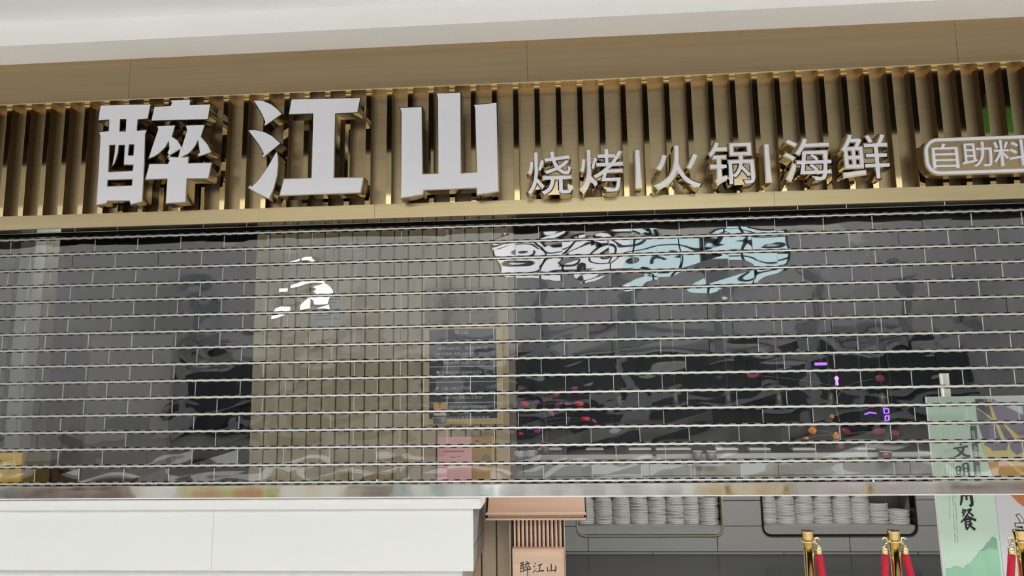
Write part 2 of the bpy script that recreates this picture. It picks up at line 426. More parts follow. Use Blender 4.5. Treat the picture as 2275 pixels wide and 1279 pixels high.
# the mall opposite, which the shutter mirrors
struct('wall_opposite_lower', MB().box(-16, 16, -26, -25, 0, 2.9), 'shopfront')
mo = MB().box(-16, 16, -26, -25, 2.9, 6.25).box(-16, -2.4, -26, -25, 6.25, 8.2).box(9.2, 16, -26, -25, 6.25, 8.2)
struct('wall_opposite_upper', MB().box(-16, 16, -26, -25, 8.2, 12.5), 'mall_beige')
struct('wall_opposite', mo, 'mall_gray')
md = MB()
for z in (0.9, 3.3): md.box(-16, 16, -25.0, -24.88, z, z+0.35)
for k in range(9): md.box(-15.5+3.6*k, -14.9+3.6*k, -25, -24.86, 0 if k % 2 else 2.9, 6.2)
struct('trim_3', md, 'mall_dark')
mm = MB()
for k in range(9): mm.box(-2.4+1.45*k-0.07, -2.4+1.45*k+0.07, -25.6, -25.4, 6.25, 8.2)
for z in (6.3, 6.95, 7.6, 8.15): mm.box(-2.4, 9.2, -25.6, -25.4, z-0.05, z+0.05)
struct('window_1', mm, 'mullion')
mt = bpy.data.materials.new('teal_glass'); mt.use_nodes = True; _n = mt.node_tree; _n.nodes.clear()
_o = _n.nodes.new('ShaderNodeOutputMaterial'); _t = _n.nodes.new('ShaderNodeBsdfTransparent'); _t.inputs['Color'].default_value = (0.84, 0.95, 0.96, 1)
_n.links.new(_t.outputs[0], _o.inputs['Surface'])
struct('window_2', MB().box(3.0, 9.2, -25.5, -25.48, 6.25, 8.2), mt)
mr = MB()
for k in range(11): mr.box(-16+3.2*k, -15.75+3.2*k, -26, -3.5, 13.0, 13.4)
struct('trim_4', mr, 'mullion')
struct('wall_side_left', MB().box(-16.2, -16, -26, 0, 0, 12.5), 'mall_gray')
struct('wall_side_right', MB().box(16, 16.2, -26, 0, 0, 12.5), 'mall_gray')

def fill_lamp(x, y, z, sx, sy, power, label):  # unseen lamp under the inner ceiling, added to brighten the dark interior
    t = thing('fill_light', label, 'added fill light', (x, y, z), 'added fill lights inside the restaurant')
    add('diffuser', MB().box(x-sx/2, x+sx/2, y-sy/2, y+sy/2, z-0.02, z-0.005), 'fill_glow', t)
    add('fill_frame', MB().box(x-sx/2-0.02, x+sx/2+0.02, y-sy/2-0.02, y+sy/2+0.02, z-0.006, z), 'white_paint', t)
    ld = bpy.data.lights.new('fill_light', 'AREA'); ld.shape = 'RECTANGLE'; ld.size = sx; ld.size_y = sy; ld.energy = power
    ld.color = (1.0, 0.96, 0.90)
    lo = bpy.data.objects.new('fill_light_lamp', ld); COL.objects.link(lo); lo.location = (x, y, z-0.03)
fill_lamp(-3.6, 1.15, 3.0, 1.2, 0.3, 12, 'unseen added fill light inside, left of the slatted column')
fill_lamp(1.2, 1.15, 3.0, 1.2, 0.3, 70, 'unseen added fill light inside, before the left plate niche')
fill_lamp(3.2, 1.15, 3.0, 1.2, 0.3, 60, 'unseen added fill light inside, before the right plate niche')

# ------------------------------------------------------------------ gold fascia
FY = -0.16        # recessed face
fas = thing('shop_fascia', 'gold ribbed metal fascia running above the roller shutter', 'fascia', (0, FY, 2.56))
add('backing_panel', MB().box(XL, XR, FY, -0.03, 2.632, 3.56), 'gold_face', fas, 'flat brushed gold panel between the ribs')
seams = [-4.85, -2.5, -0.15, 2.2, 4.55]
mb = MB(); xs = [XL]+seams+[XR]
for a, b in zip(xs, xs[1:]): mb.box(a+0.0008, b-0.0008, -0.24, FY, 3.322, 3.575)
add('top_band', mb, 'gold_band', fas, 'plain gold band under the white soffit')
add('lip_backing', MB().box(XL, XR, -0.2279, -0.222, 2.5605, 2.6315), 'dark_wall', fas, 'dark back of the lip')
add('band_edge', MB().box(XL, XR, -0.243, -0.238, 3.318, 3.324), 'brass_pale', fas)
mb = MB(); xs = [XL, -1.02, 1.17, XR]
for a, b in zip(xs, xs[1:]): mb.box(a+0.0008, b-0.0008, -0.24, -0.228, 2.56, 2.64).box(a+0.0008, b-0.0008, -0.228, FY, 2.632, 2.64)
add('bottom_lip', mb, 'gold_lip', fas, 'bright gold lip along the bottom')
RP = 0.1212
k = math.ceil((XL+0.05)/RP)
while k*RP+0.04 < XR:
    x = k*RP+0.007
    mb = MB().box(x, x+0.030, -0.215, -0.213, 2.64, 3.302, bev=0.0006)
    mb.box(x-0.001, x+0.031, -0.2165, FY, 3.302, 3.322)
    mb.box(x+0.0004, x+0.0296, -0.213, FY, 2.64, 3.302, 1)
    add('ridge', mb, ['gold_ridge', 'shaded_gold_side'], fas); k += 1

# ------------------------------------------------------------------ sign lettering
LF, LB = -0.335, -0.25     # letter front and back
def px(poly, ox, oy, s, Y): return [(at(ox+x/s, oy+y/s, Y).x, at(ox+x/s, oy+y/s, Y).z) for x, y in poly]

def letter(name, label, comps, ox, oy, s, studs, inset=0.0052):
    c = px([comps[0][0][0]], ox, oy, s, LF)[0]
    t = thing(name, label, 'sign character', (c[0], LF, c[1]), 'large characters on the fascia')
    b_all = []; f_all = []
    for comp in comps:
        P = [px(comp[0], ox, oy, s, LF)]+[Hole(px(h, ox, oy, s, LF)) for h in comp[1:]]
        b_all += P
    body = outline_mesh(b_all, LF, LB); place('letter_body', body, 'darkened_gold_letter', t, 'gold side walls and rim')
    face = outline_mesh(b_all, LF-0.003, LF+0.01, off=-inset); place('letter_face', face, 'acrylic', t, 'white acrylic face')
    for (x, y) in studs:
        p = at(ox+x/s, oy+y/s, -0.23)
        add('mounting_stud', MB().tube([(p.x, LB-0.002, p.z), (p.x, -0.205, p.z)], 0.006), 'brass_pale', t)
    return t

zui = [
 [[(188,190),(692,178),(660,330),(562,338),(556,436),(655,428),(636,480),(628,760),(606,1142),(486,1172),(474,1134),(262,1136),(258,1156),(146,1180),(168,830),(186,500),(170,452),(268,442),(272,342),(164,350)],
  [(390,336),(440,336),(434,444),(386,444)],
  [(286,590),(332,590),(326,660),(312,740),(298,806),(330,770),(352,720),(368,660),(376,590),(425,590),(416,782),(510,784),(504,832),(276,842)],
  [(478,584),(516,584),(510,680),(468,680)],
  [(268,930),(500,924),(496,976),(264,984)]],
 [[(862,140),(1082,132),(1076,186),(1278,178),(1248,336),(684,352),(716,205),(878,192),(886,172)]],
 [[(740,392),(932,384),(900,498),(955,535),(988,594),(1034,440),(1020,386),(1222,378),(1184,500),(1245,570),(1288,655),(1148,704),(1138,680),(1160,655),(1145,556),(1125,595),(1090,640),(1055,672),(1012,696),(1064,692),(1058,756),(1290,752),(1254,918),(1044,918),(1032,1146),(828,1162),(842,920),(624,928),(668,764),(850,762),(864,738),(846,712),(866,700),(842,662),(862,618),(856,564),(830,610),(770,668),(720,700),(654,726),(752,430)],
  [(870,692),(966,634),(950,698)]]]
jiang = [
 [[(178,138),(280,142),(370,180),(430,225),(480,280),(298,405),(292,385),(300,360),(285,320),(250,250)]],
 [[(125,432),(210,428),(300,450),(380,490),(465,565),(285,715),(270,695),(285,670),(270,635),(240,585),(200,530)]],
 [[(420,632),(438,690),(440,760),(430,880),(395,1010),(345,1118),(235,1065),(135,1005),(150,975),(175,985),(240,920),(330,790)]],
 [[(560,130),(1248,115),(1215,270),(1000,280),(985,900),(1278,895),(1245,1055),(440,1085),(485,910),(755,902),(770,282),(530,290)]]]
shan = [
 [[(160,212),(392,205),(398,862),(540,858),(535,130),(520,72),(772,62),(775,855),(918,845),(900,230),(888,185),(1125,162),(1142,1042),(922,1078),(918,1010),(408,1030),(400,1072),(175,1110),(178,260)]]]
S = 4.4118
letter('sign_character', 'large white and gold character with wine-jar radical, leftmost on the fascia', zui, 180, 190, S, [(300,260),(420,1060),(900,1040),(1200,850)])
letter('sign_character', 'large white and gold water-and-work character with three slanting strokes at its left', jiang, 520, 190, S, [(330,240),(330,560),(300,1020),(1150,200),(700,1000),(1100,1000)])
letter('sign_character', 'large white and gold mountain character with three upright bars', shan, 850, 190, S, [(300,1000),(640,900),(1050,900),(300,500)])

def small_char(ch, u0, u1, v0, v1, label, name='sign_character', cat='sign character', grp='small characters on the fascia', off=0.0065, skew=0.0):
    a = at(u0, v1, LF); b = at(u1, v0, LF)
    a2 = at(u0, v0, LF); b2 = at(u1, v1, LF)
    x0 = (a.x+a2.x)/2; x1 = (b.x+b2.x)/2; z0 = (a.z+b2.z)/2; z1 = (b.z+a2.z)/2
    t = thing(name, label, cat, ((x0+x1)/2, LF, z0), grp)
    place('letter_body', text_mesh(ch, x0, x1, z0, z1, LF, LB, off=off), 'gold_letter', t, 'gold side walls and rim')
    place('letter_face', text_mesh(ch, x0, x1, z0, z1, LF-0.004, LF+0.004, off=0.0005), 'acrylic', t, 'white acrylic face')
    for fx in (0.3, 0.7):
        X = x0+(x1-x0)*fx
        add('mounting_stud', MB().tube([(X, LB-0.03, z0+0.03), (X, -0.205, z0+0.03)], 0.005), 'brass_pale', t)
    return t
small_char('烧', 1172, 1270, 338, 432, 'small white character, first after the large mountain character')
small_char('烤', 1290, 1384, 332, 426, 'small white character just left of the first thin upright divider')
small_char('火', 1455, 1556, 324, 418, 'small white fire character between the first divider and the pot character')
small_char('锅', 1576, 1674, 316, 409, 'small white character just left of the second thin upright divider')
small_char('海', 1742, 1846, 308, 401, 'small white sea character just right of the second thin divider')
small_char('鲜', 1870, 1974, 299, 397, 'small white character just left of the rounded gold plaque')
def divider(u, v0, v1, label):
    a = at(u, v1, LF); b = at(u, v0, LF); w_ = 0.011
    t = thing('sign_divider', label, 'sign divider', (a.x, LF, a.z), 'upright dividers on the fascia')
    x = (a.x+b.x)/2
    add('letter_body', MB().box(x-w_-0.006, x+w_+0.006, LF, LB, a.z-0.006, b.z+0.006), 'gold_letter', t, 'gold side walls and rim')
    add('letter_face', MB().box(x-w_, x+w_, LF-0.004, LF+0.004, a.z, b.z), 'acrylic', t, 'white acrylic face')
    add('mounting_stud', MB().tube([(x, LB-0.03, a.z+0.03), (x, -0.205, a.z+0.03)], 0.005), 'brass_pale', t)
divider(1417.5, 334, 416, 'thin white upright bar left of the fire character')
divider(1705, 321, 403, 'thin white upright bar left of the sea character')

# rounded plaque
a = at(2055, 391, -0.33); b = at(2055, 305, -0.33)
pz0, pz1, pxl, pxr = a.z+0.003, b.z, (a.x+b.x)/2, 2.68
def rrect(x0, x1, z0, z1, r, n=7):
    P = []
    for cx, cz, a0 in ((x1-r, z1-r, 0), (x0+r, z1-r, 90), (x0+r, z0+r, 180), (x1-r, z0+r, 270)):
        for i in range(n+1):
            t = math.radians(a0+90*i/n); P.append((cx+r*math.cos(t), cz+r*math.sin(t)))
    return P
plq = thing('sign_plaque', 'rounded gold plaque with white outline at the right end of the fascia', 'sign plaque', (pxl, -0.33, pz0))
place('plate', outline_mesh([rrect(pxl, pxr, pz0, pz1, 0.075)], -0.315, -0.25), 'gold_band', plq)
place('outline', outline_mesh([rrect(pxl+0.006, pxr-0.006, pz0+0.006, pz1-0.006, 0.07), Hole(rrect(pxl+0.021, pxr-0.021, pz0+0.021, pz1-0.021, 0.056))], -0.323, -0.31), 'acrylic', plq, 'white raised outline')
for ch, u0, u1, v0, v1 in (('自', 2074, 2126, 318, 375), ('助', 2140, 2201, 314, 371), ('料', 2211, 2281, 309, 369)):
    A = at(u0, v1, -0.325); B = at(u1, v0, -0.325)
    place('character', text_mesh(ch, A.x, B.x, A.z, B.z, -0.327, -0.31), 'acrylic', plq, 'white raised character')
add('bracket', MB().box(pxl+0.15, pxl+0.18, -0.25, -0.2, pz0+0.02, pz1-0.02).box(pxr-0.4, pxr-0.37, -0.25, -0.2, pz0+0.02, pz1-0.02), 'brass_dark', plq)

# ------------------------------------------------------------------ roller shutter
RZ0, PITCH, PW, POFF = 2.5539, 0.097, 0.26957, 0.29286
sh = thing('roller_shutter', 'half-lowered clear panel roller shutter with bright steel rods', 'roller shutter', (0, 0, 1.016))
for i in range(-2, 16):
    z = RZ0-PITCH*i
    o = add('rod', MB().tube([(XL, 0, z), (XR, 0, z)], 0.0068, 12), 'rod', sh)
    mb = MB(); per = PW/4; n0 = int((XL)/per); ph = random.uniform(0, per)
    x = n0*per+ph
    while x < XR-0.05:
        mb.box(x, x+per*0.5, -0.005, 0.005, z+0.0062, z+0.0104, 0)
        mb.box(x+per*0.5, x+per, -0.0052, 0.0052, z+0.0060, z+0.0092, 1)
        xb = x+per*0.42
        mb.box(xb, xb+per*0.5, -0.005, 0.005, z-0.0104, z-0.0062, 0)
        mb.box(xb+per*0.5, xb+per, -0.0052, 0.0052, z-0.0092, z-0.0060, 1)
        x += per
    add('hinge_strip', mb, ['hinge_dark', 'hinge_gray'], sh, 'dark slots and gray knuckles')
for i in range(-1, 16):          # row i hangs between rod i-1 and rod i
    z1 = RZ0-PITCH*(i-1)-0.0102; z0 = RZ0-PITCH*i+0.0102
    mb = MB(); par = (i % 2)*0.5
    for kk in range(-21, 20):
        x0 = POFF+PW*(kk+par)+0.0016; x1 = x0+PW-0.0032
        if x0 < XL or x1 > XR: continue
        dz = [random.gauss(0, 0.00035) for _ in range(4)]
        f = [(x0, -0.002+dz[0], z0), (x1, -0.002+dz[1], z0), (x1, -0.002+dz[2], z1), (x0, -0.002+dz[3], z1)]
        fv = [mb.bm.verts.new(p) for p in f]; bv = [mb.bm.verts.new((p[0], 0.0022, p[2])) for p in f]
        mb.bm.faces.new(fv); mb.bm.faces.new(bv[::-1])
        for j in range(4): mb.bm.faces.new((fv[j], bv[j], bv[(j+1) % 4], fv[(j+1) % 4]))
        if random.random() < 0.8: mb.box(x1+0.0002, x1+0.003, -0.0025, 0.0022, z0, z1, 1)
    add('panel_row', mb, ['pane', 'joint'], sh, 'row of clear glossy panels')
BZ0, BZ1 = 1.0165, 1.086
add('bottom_bar', MB().box(XL, XR, -0.02, 0.02, BZ0, BZ1, bev=0.003), 'steel', sh, 'polished steel bottom bar')
add('header_seal', MB().box(XL, XR, -0.012, -0.006, 2.566, 2.588), 'hinge_dark', sh, 'dark seal strip above the first rod')
add('seal_edge', MB().tube([(XL, -0.012, 2.590), (XR, -0.012, 2.590)], 0.002, 6), 'post_gray', sh)
add('bar_edge', MB().box(XL, XR, -0.024, 0.0, BZ0-0.002, BZ0+0.003), 'rod', sh)
for u in (348, 838, 1371, 1940):
    p = at(u, 1067 if u > 500 else 1073, -0.02)
    add('bar_clip', MB().box(p.x-0.005, p.x+0.005, -0.027, -0.02, p.z-0.006, p.z+0.006), 'tray_white', sh)

# ------------------------------------------------------------------ white counter
LX, PX = -0.463, -0.511
ct = thing('white_counter', 'white laminate counter under the left half of the shutter', 'counter', (-2.3, 0.28, 0))
add('counter_top', MB().box(XL, LX, 0.0, 0.25, 0.9495, 1.006, bev=0.002), 'white_laminate', ct)
sx = at(472, 1200, 0.03).x
add('front_panel', MB().box(XL, sx-0.0008, 0.03, 0.05, 0.612, 0.949), 'white_laminate', ct)
add('front_panel', MB().box(sx+0.0008, PX, 0.03, 0.05, 0.612, 0.949), 'white_laminate', ct)
add('body', MB().box(XL, PX-0.001, 0.05, 0.565, 0.612, 0.949).box(XL, PX-0.05, 0.25, 0.565, 0.949, 1.006), 'white_laminate', ct)
add('side_panel', MB().box(PX-0.001, PX, 0.05, 0.565, 0.614, 0.948), 'gray_tile', ct, 'gray tiled end panel')
p = at(1028, 1274, 0.1)
add('plinth', MB().box(XL, p.x, 0.09, 0.55, 0.0, 0.612), 'white_laminate', ct)

# ------------------------------------------------------------------ slatted column and what hangs on it
CX0, CX1, CY = -2.066, -0.337, 0.60
col = thing('slatted_column', 'beige column clad in narrow vertical slats behind the shutter', 'column', ((CX0+CX1)/2, CY+0.3, 0))
add('core', MB().box(CX0, CX1, CY+0.018, 1.25, 0, 3.0), 'beige_core', col)
nsl = 18; sw = (CX1-CX0)/nsl
for i in range(nsl):
    add('slat', MB().box(CX0+sw*i+0.0045, CX0+sw*(i+1)-0.0045, CY, CY+0.02, 0, 2.99, bev=0.002), 'beige', col)

def flat_box(u0, v0, u1, v1, Y):
    a, b, c, d = at(u0, v0, Y), at(u1, v0, Y), at(u1, v1, Y), at(u0, v1, Y)
    return (a.x+d.x)/2, (b.x+c.x)/2, (c.z+d.z)/2, (a.z+b.z)/2      # x0, x1, z0, z1

# menu board
MY = CY-0.035
x0, x1, z0, z1 = flat_box(941, 722, 1116, 942, MY)
mn = thing('menu_board', 'dark slate price board in a gold frame on the slatted column', 'menu board', ((x0+x1)/2, CY, z0))
fw_ = 0.032
mb = MB()
mb.box(x0, x0+fw_, MY, CY, z0, z1).box(x1-fw_, x1, MY, CY, z0, z1).box(x0+fw_, x1-fw_, MY, CY, z1-fw_*0.8, z1).box(x0+fw_, x1-fw_, MY, CY, z0, z0+fw_)
mfr = add('frame', mb, 'menu_gold', mn, 'gold frame')
mb = MB(); e = 0.004
for A in ((x0+fw_, x0+fw_+e, z0+fw_, z1-fw_), (x1-fw_-e, x1-fw_, z0+fw_, z1-fw_), (x0+fw_, x1-fw_, z0+fw_, z0+fw_+e)):
    mb.box(A[0], A[1], MY-0.001, MY+0.01, A[2], A[3])
add('frame_bead', mb, 'print_white', mfr)
mpn = add('panel', MB().box(x0+fw_, x1-fw_, MY+0.012, CY, z0+fw_, z1-fw_*0.8), 'slate', mn, 'dark blue-gray printed panel')
TY = MY+0.012
for s_, u0, v0, u1, v1 in (('醉江山', 1010, 732, 1040, 742), ('自助烧烤火锅', 990, 754, 1068, 758), ('原价69/位  现价79/位', 972, 769, 1084, 777), ('(包含锅底 自助小料 酒水除外)', 968, 782, 1082, 789),
                          ('营业时间 11:00-21:30', 984, 802, 1066, 808), ('全场自助烧烤火锅海鲜每人仅限一位', 982, 823, 1082, 830),
                          ('儿童1.2米以下免费', 980, 858, 1046, 866), ('1.4米(含1.4米)以上全价', 982, 879, 1072, 887),
                          ('用餐2小时,如需延时请咨询店员', 996, 900, 1082, 907), ('请勿浪费不可打包带走', 996, 924, 1088, 934)):
    A = flat_box(u0, v0, u1, v1, TY)
    place('text_line', text_mesh(s_, A[0], A[1], A[2], A[3], TY-0.0012, TY+0.002), 'print_white', mpn)
for v in (813, 847, 893):
    A = flat_box(952, v, 1105, v+1.6, TY)
    add('rule', MB().box(A[0], A[1], TY-0.001, TY+0.002, A[2], A[3]), 'print_white', mn)
A = flat_box(969, 823, 977, 831, TY); add('icon', MB().ball(((A[0]+A[1])/2, TY, (A[2]+A[3])/2), 0.011, 0.002, 0.011), 'print_white', mn)
A = flat_box(967, 858, 975, 866, TY); add('icon', MB().ball(((A[0]+A[1])/2, TY, (A[2]+A[3])/2), 0.011, 0.002, 0.011), 'pink', mn)
# stickers on the board
A = flat_box(963, 893, 992, 923, MY-0.004)
st = thing('sticker', 'orange sticker on the lower left corner of the price board', 'sticker', (A[0], MY, A[2]))
add('sheet', MB().box(A[0], A[1], MY-0.004, MY-0.0005, A[2], A[3]), 'orange_sticker', st)
mb = MB(); xm = (A[0]+A[1])/2
mb.prism([(xm-0.012, A[3]-0.003), (xm+0.012, A[3]-0.003), (xm, A[3]-0.016)], MY-0.0055, MY-0.0035)
mb.box(xm-0.0015, xm+0.0015, MY-0.0055, MY-0.0035, A[3]-0.036, A[3]-0.01)
add('mark', mb, 'ink', st)
mb = MB(); mb.box(A[0]+0.004, A[1]-0.004, MY-0.0055, MY-0.0035, A[2]+0.003, A[2]+0.026)
add('caption_strip', mb, 'print_white', st)
A = flat_box(961, 926, 992, 943, MY-0.006)
s2 = thing('sticker', 'small dark label with pale rim overlapping the price board frame bottom', 'sticker', (A[0], MY, A[2]))
place('rim', outline_mesh([rrect(A[0], A[1], A[2], A[3], 0.008, 4)], MY-0.007, MY-0.001), 'kiosk_cream', s2)
place('face', outline_mesh([rrect(A[0]+0.004, A[1]-0.004, A[2]+0.006, A[3]-0.004, 0.006, 4)], MY-0.009, MY-0.006), 'print_gray', s2)
add('blank_square', MB().box(A[1]-0.034, A[1]-0.009, MY-0.0105, MY-0.008, A[2]+0.012, A[3]-0.009), 'paper', s2)

# kitchen plaque and paper notice
KY = CY-0.02
x0, x1, z0, z1 = flat_box(943, 640, 1105, 721, KY)
kp = thing('wall_plaque', 'brown plaque lettered in dark characters above the price board', 'plaque', ((x0+x1)/2, CY, z0))
add('plate', MB().box(x0, x1, KY, CY, z0, z1, bev=0.002), 'plaque_brown', kp)
A = flat_box(963, 655, 1082, 684, KY); place('lettering', text_mesh('清洁厨房', A[0], A[1], A[2], A[3], KY-0.002, KY+0.002), 'print_brown', kp, 'dark green-brown lettering')
A = flat_box(951, 646, 1096, 713, KY); mb = MB(); e = 0.002
mb.box(A[0], A[1], KY-0.0012, KY+0.001, A[2], A[2]+e).box(A[0], A[1], KY-0.0012, KY+0.001, A[3]-e, A[3]).box(A[0], A[0]+e, KY-0.0012, KY+0.001, A[2], A[3]).box(A[1]-e, A[1], KY-0.0012, KY+0.001, A[2], A[3])
for cx_ in (A[0]+0.012, A[1]-0.012):
    for q in range(3): mb.tube([(cx_+(0.004+0.003*q)*math.cos(t*0.5), KY-0.0008, A[2]+0.014+(0.004+0.003*q)*math.sin(t*0.5)) for t in range(10)], 0.0009, 5)
add('border_line', mb, 'print_brown', kp)
A = flat_box(1028, 692, 1074, 695, KY); place('small_lettering', text_mesh('Clean kitchen', A[0], A[1], A[2], A[3], KY-0.0012, KY+0.001), 'print_brown', kp)
x0, x1, z0, z1 = flat_box(694, 656, 763, 727, CY-0.006)
pn = thing('paper_notice', 'pale paper notice taped high on the left of the slatted column', 'notice', ((x0+x1)/2, CY, z0))
add('sheet', MB().box(x0, x1, CY-0.006, CY-0.001, z0, z1), 'paper', pn)
mb = MB()
for q in range(7): mb.box(x0+0.02, x1-0.02-0.03*(q % 3), CY-0.0072, CY-0.005, z1-0.03-q*0.022, z1-0.024-q*0.022)
add('print_lines', mb, 'print_gray', pn)

# mustard device on the column, pink card before it
DY = CY-0.09
x0, x1, z0, z1 = flat_box(1040, 969, 1095, 1090, DY)
dv = thing('charger_box', 'mustard yellow box with three prongs on top, hung beside the pink card', 'box', ((x0+x1)/2, CY, z0))
add('body', MB().box(x0, x1, DY, CY-0.001, z0, z1, bev=0.012), 'mustard', dv)
mb = MB()
for u in (1047, 1069, 1080):
    q = at(u, 969, DY); mb.tube([(q.x, DY+0.03, q.z-0.01), (q.x, DY+0.03, q.z+0.028)], 0.005, 8)
add('prong', mb, 'mustard', dv)
A = flat_box(1056, 978, 1064, 981, DY); add('slot', MB().box(A[0], A[1], DY-0.002, DY+0.01, A[2], A[3]), 'print_brown', dv)
A = flat_box(1071, 1009, 1090, 1022, DY); xm = (A[0]+A[1])/2
add('dark_badge', MB().prism([(A[0], A[2]), (A[1], A[2]), (A[1], A[2]+0.018), (xm+0.01, A[3]), (xm-0.01, A[3]), (A[0], A[2]+0.018)], DY-0.003, DY+0.005), 'print_gray', dv)
PYc = 0.2
x0, x1, z0, z1 = flat_box(972, 970, 1047, 1100, PYc); z0 = 1.0065
pc = thing('pink_card', 'pink printed card standing on the white counter before the column', 'card', ((x0+x1)/2, PYc, z0))
add('sheet', MB().box(x0, x1, PYc, PYc+0.004, z0, z1), 'pink', pc)
add('foot', MB().box(x0, x1, PYc+0.004, PYc+0.07, z0, z0+0.004), 'pink', pc)
mb = MB()
for u0, v0, u1, v1 in ((1003, 992, 1015, 995), (986, 1001, 1032, 1003.5), (1000, 1014.5, 1012, 1016), (1014, 1012.5, 1024, 1014)):
    A = flat_box(u0, v0, u1, v1, PYc); mb.box(A[0], A[1], PYc-0.0012, PYc+0.001, A[2], A[3])
add('print_lines', mb, 'pink_dark', pc, 'dark pink print')

# yellow cabinet at the far left of the counter
YY = 0.25
p0, p1 = at(48, 1030, YY), at(0, 1006, YY)
ys = at(100, 1030, 0.44)
yb = thing('yellow_cabinet', 'yellow cabinet with olive side at the far left of the counter', 'cabinet', (p0.x-0.3, YY+0.1, 1.0065))
yx1 = p0.x
add('front', MB().box(XL+0.02, yx1, YY, YY+0.02, 1.0065, p1.z), 'yellow', yb, 'bright yellow front')
add('body', MB().box(XL+0.02, yx1+0.002, YY+0.02, YY+0.26, 1.0065, p1.z+0.012, bev=0.012), 'olive_side', yb, 'olive yellow body')
A = flat_box(13, 1022, 36, 1047, YY)
place('badge', outline_mesh([rrect(A[0], A[1], A[2], A[3], 0.018, 5), Hole(rrect(A[0]+0.007, A[1]-0.007, A[2]+0.007, A[3]-0.007, 0.013, 5))], YY-0.004, YY+0.002), 'yellow_bright', yb, 'bright yellow rounded outline badge')
mb = MB()
for q in range(3): mb.box(A[0]+0.014+q*0.013, A[0]+0.021+q*0.013, YY-0.003, YY+0.001, A[2]+0.035, A[3]-0.016)
add('badge_mark', mb, 'art_yellow', yb)
A2 = flat_box(-8, 1022, 4, 1032, YY); place('lettering', text_mesh('e', A2[0], A2[1], A2[2], A2[3], YY-0.002, YY+0.001, off=0.002), 'red_print', yb, 'dark red letter')
A3 = flat_box(15, 1050, 33, 1052, YY); add('caption_line', MB().box(A3[0], A3[1], YY-0.002, YY+0.001, A3[2], A3[3]), 'art_orange', yb)

# ------------------------------------------------------------------ inside left
q = at(22, 700, 0.66).x; q1 = at(27, 700, 0.66).x; q2 = at(62, 700, 0.66).x
pil = MB().box(-5.25, q, 0.66, 1.1, 0, 3.0).build('olive_pillar', 'olive_dark'); tag(pil, 'dark olive pillar at the left edge behind the shutter', 'pillar')
pos = MB().box(q1+0.004, q2, 0.68, 0.78, 0, 3.0).build('gray_post', 'post_gray'); tag(pos, 'pale gray upright post beside the olive pillar', 'post')
x0 = at(196, 850, 0.62).x; x1 = at(378, 850, 0.62).x
pt = thing('partition_panel', 'warm gray partition panel left of the slatted column', 'partition', ((x0+x1)/2, 0.65, 0))
add('panel', MB().box(x0, x1, 0.62, 0.66, 0, at(300, 745, 0.62).z), 'warm_gray', pt)
add('edge_strip', MB().box(x0-0.03, x0, 0.625, 0.66, 0, at(300, 745, 0.62).z), 'dark_wall', pt)
x0 = at(66, 900, 1.5).x; x1 = at(182, 900, 1.5).x
cb = thing('maroon_cabinet', 'dark maroon cabinet behind the yellow cabinet', 'cabinet', ((x0+x1)/2, 1.7, 0))
zt = at(120, 852, 1.5).z
add('body', MB().box(x0, x1, 1.52, 1.9, 0, zt), 'maroon_cab', cb)
for i in range(3):
    a = x0+(x1-x0)*i/3
    add('door', MB().box(a+0.006, a+(x1-x0)/3-0.006, 1.50, 1.52, 0.08, zt-0.02, bev=0.002), 'maroon_cab', cb)

# ------------------------------------------------------------------ wooden stand
SY = 0.30
ws = thing('wooden_stand', 'small peach wood stand with a pitched roof and slatted body', 'stand', (-0.16, 0.42, 0))
rx0, rx1 = at(1083, 1145, SY).x, at(1300, 1145, SY).x
zA, zB, zC = at(1190, 1152.5, SY).z, at(1190, 1148, SY).z, at(1190, 1139, SY).z
mb = MB()
for sgn in (1,):
    v = [(rx0, SY, zC), (rx1, SY, zC), (rx1, SY+0.14, 1.005), (rx0, SY+0.14, 1.005), (rx0, SY+0.28, zC), (rx1, SY+0.28, zC)]
    top = [mb.bm.verts.new(p) for p in v]; bot = [mb.bm.verts.new((p[0], p[1], p[2]-0.018)) for p in v]
    for f in ((0, 1, 2, 3), (3, 2, 5, 4)):
        mb.bm.faces.new([top[i] for i in f]); mb.bm.faces.new([bot[i] for i in f[::-1]])
    for i, j in ((0, 1), (1, 2), (2, 5), (5, 4), (4, 3), (3, 0)): mb.bm.faces.new((top[i], bot[i], bot[j], top[j]))
add('roof', mb, 'wood', ws, 'peach wood pitched roof')
ex0, ex1 = at(1079, 1145, SY-0.02).x, at(1302, 1145, SY-0.02).x
add('eave_board', MB().box(ex0, ex1, SY-0.025, SY+0.3, at(1190, 1142.5, SY).z, at(1190, 1138.5, SY).z), 'wood_light', ws)
add('eave_board', MB().box(rx0, rx1, SY-0.005, SY+0.28, at(1190, 1148.5, SY).z, at(1190, 1143, SY).z), 'wood', ws)
add('eave_board', MB().box(ex0, ex1, SY-0.03, SY+0.3, at(1190, 1153, SY).z, at(1190, 1148.7, SY).z), 'wood_light', ws)
for xx, s_ in ((ex0-0.004, -1), (ex1-0.012, 1)):
    mb = MB(); b_ = [(SY-0.028, zA), (SY+0.29, zA), (SY+0.14, 1.0)]
    l = [mb.bm.verts.new((xx, y, z)) for y, z in b_]; r = [mb.bm.verts.new((xx+0.016, y, z)) for y, z in b_]
    mb.bm.faces.new(l); mb.bm.faces.new(r[::-1])
    for i in range(3): mb.bm.faces.new((l[i], r[i], r[(i+1) % 3], l[(i+1) % 3]))
    add('gable', mb, 'gable', ws, 'dark green gable end')
BYs = SY+0.03
bx0, bx1 = at(1132, 1185, BYs).x, at(1255, 1185, BYs).x
add('post', MB().box(bx0, bx0+0.005, BYs, BYs+0.22, 0, zA).box(bx0+0.005, bx0+0.016, BYs+0.01, BYs+0.22, 0, zA, 1), ['wood_light', 'wood_dark'], ws)
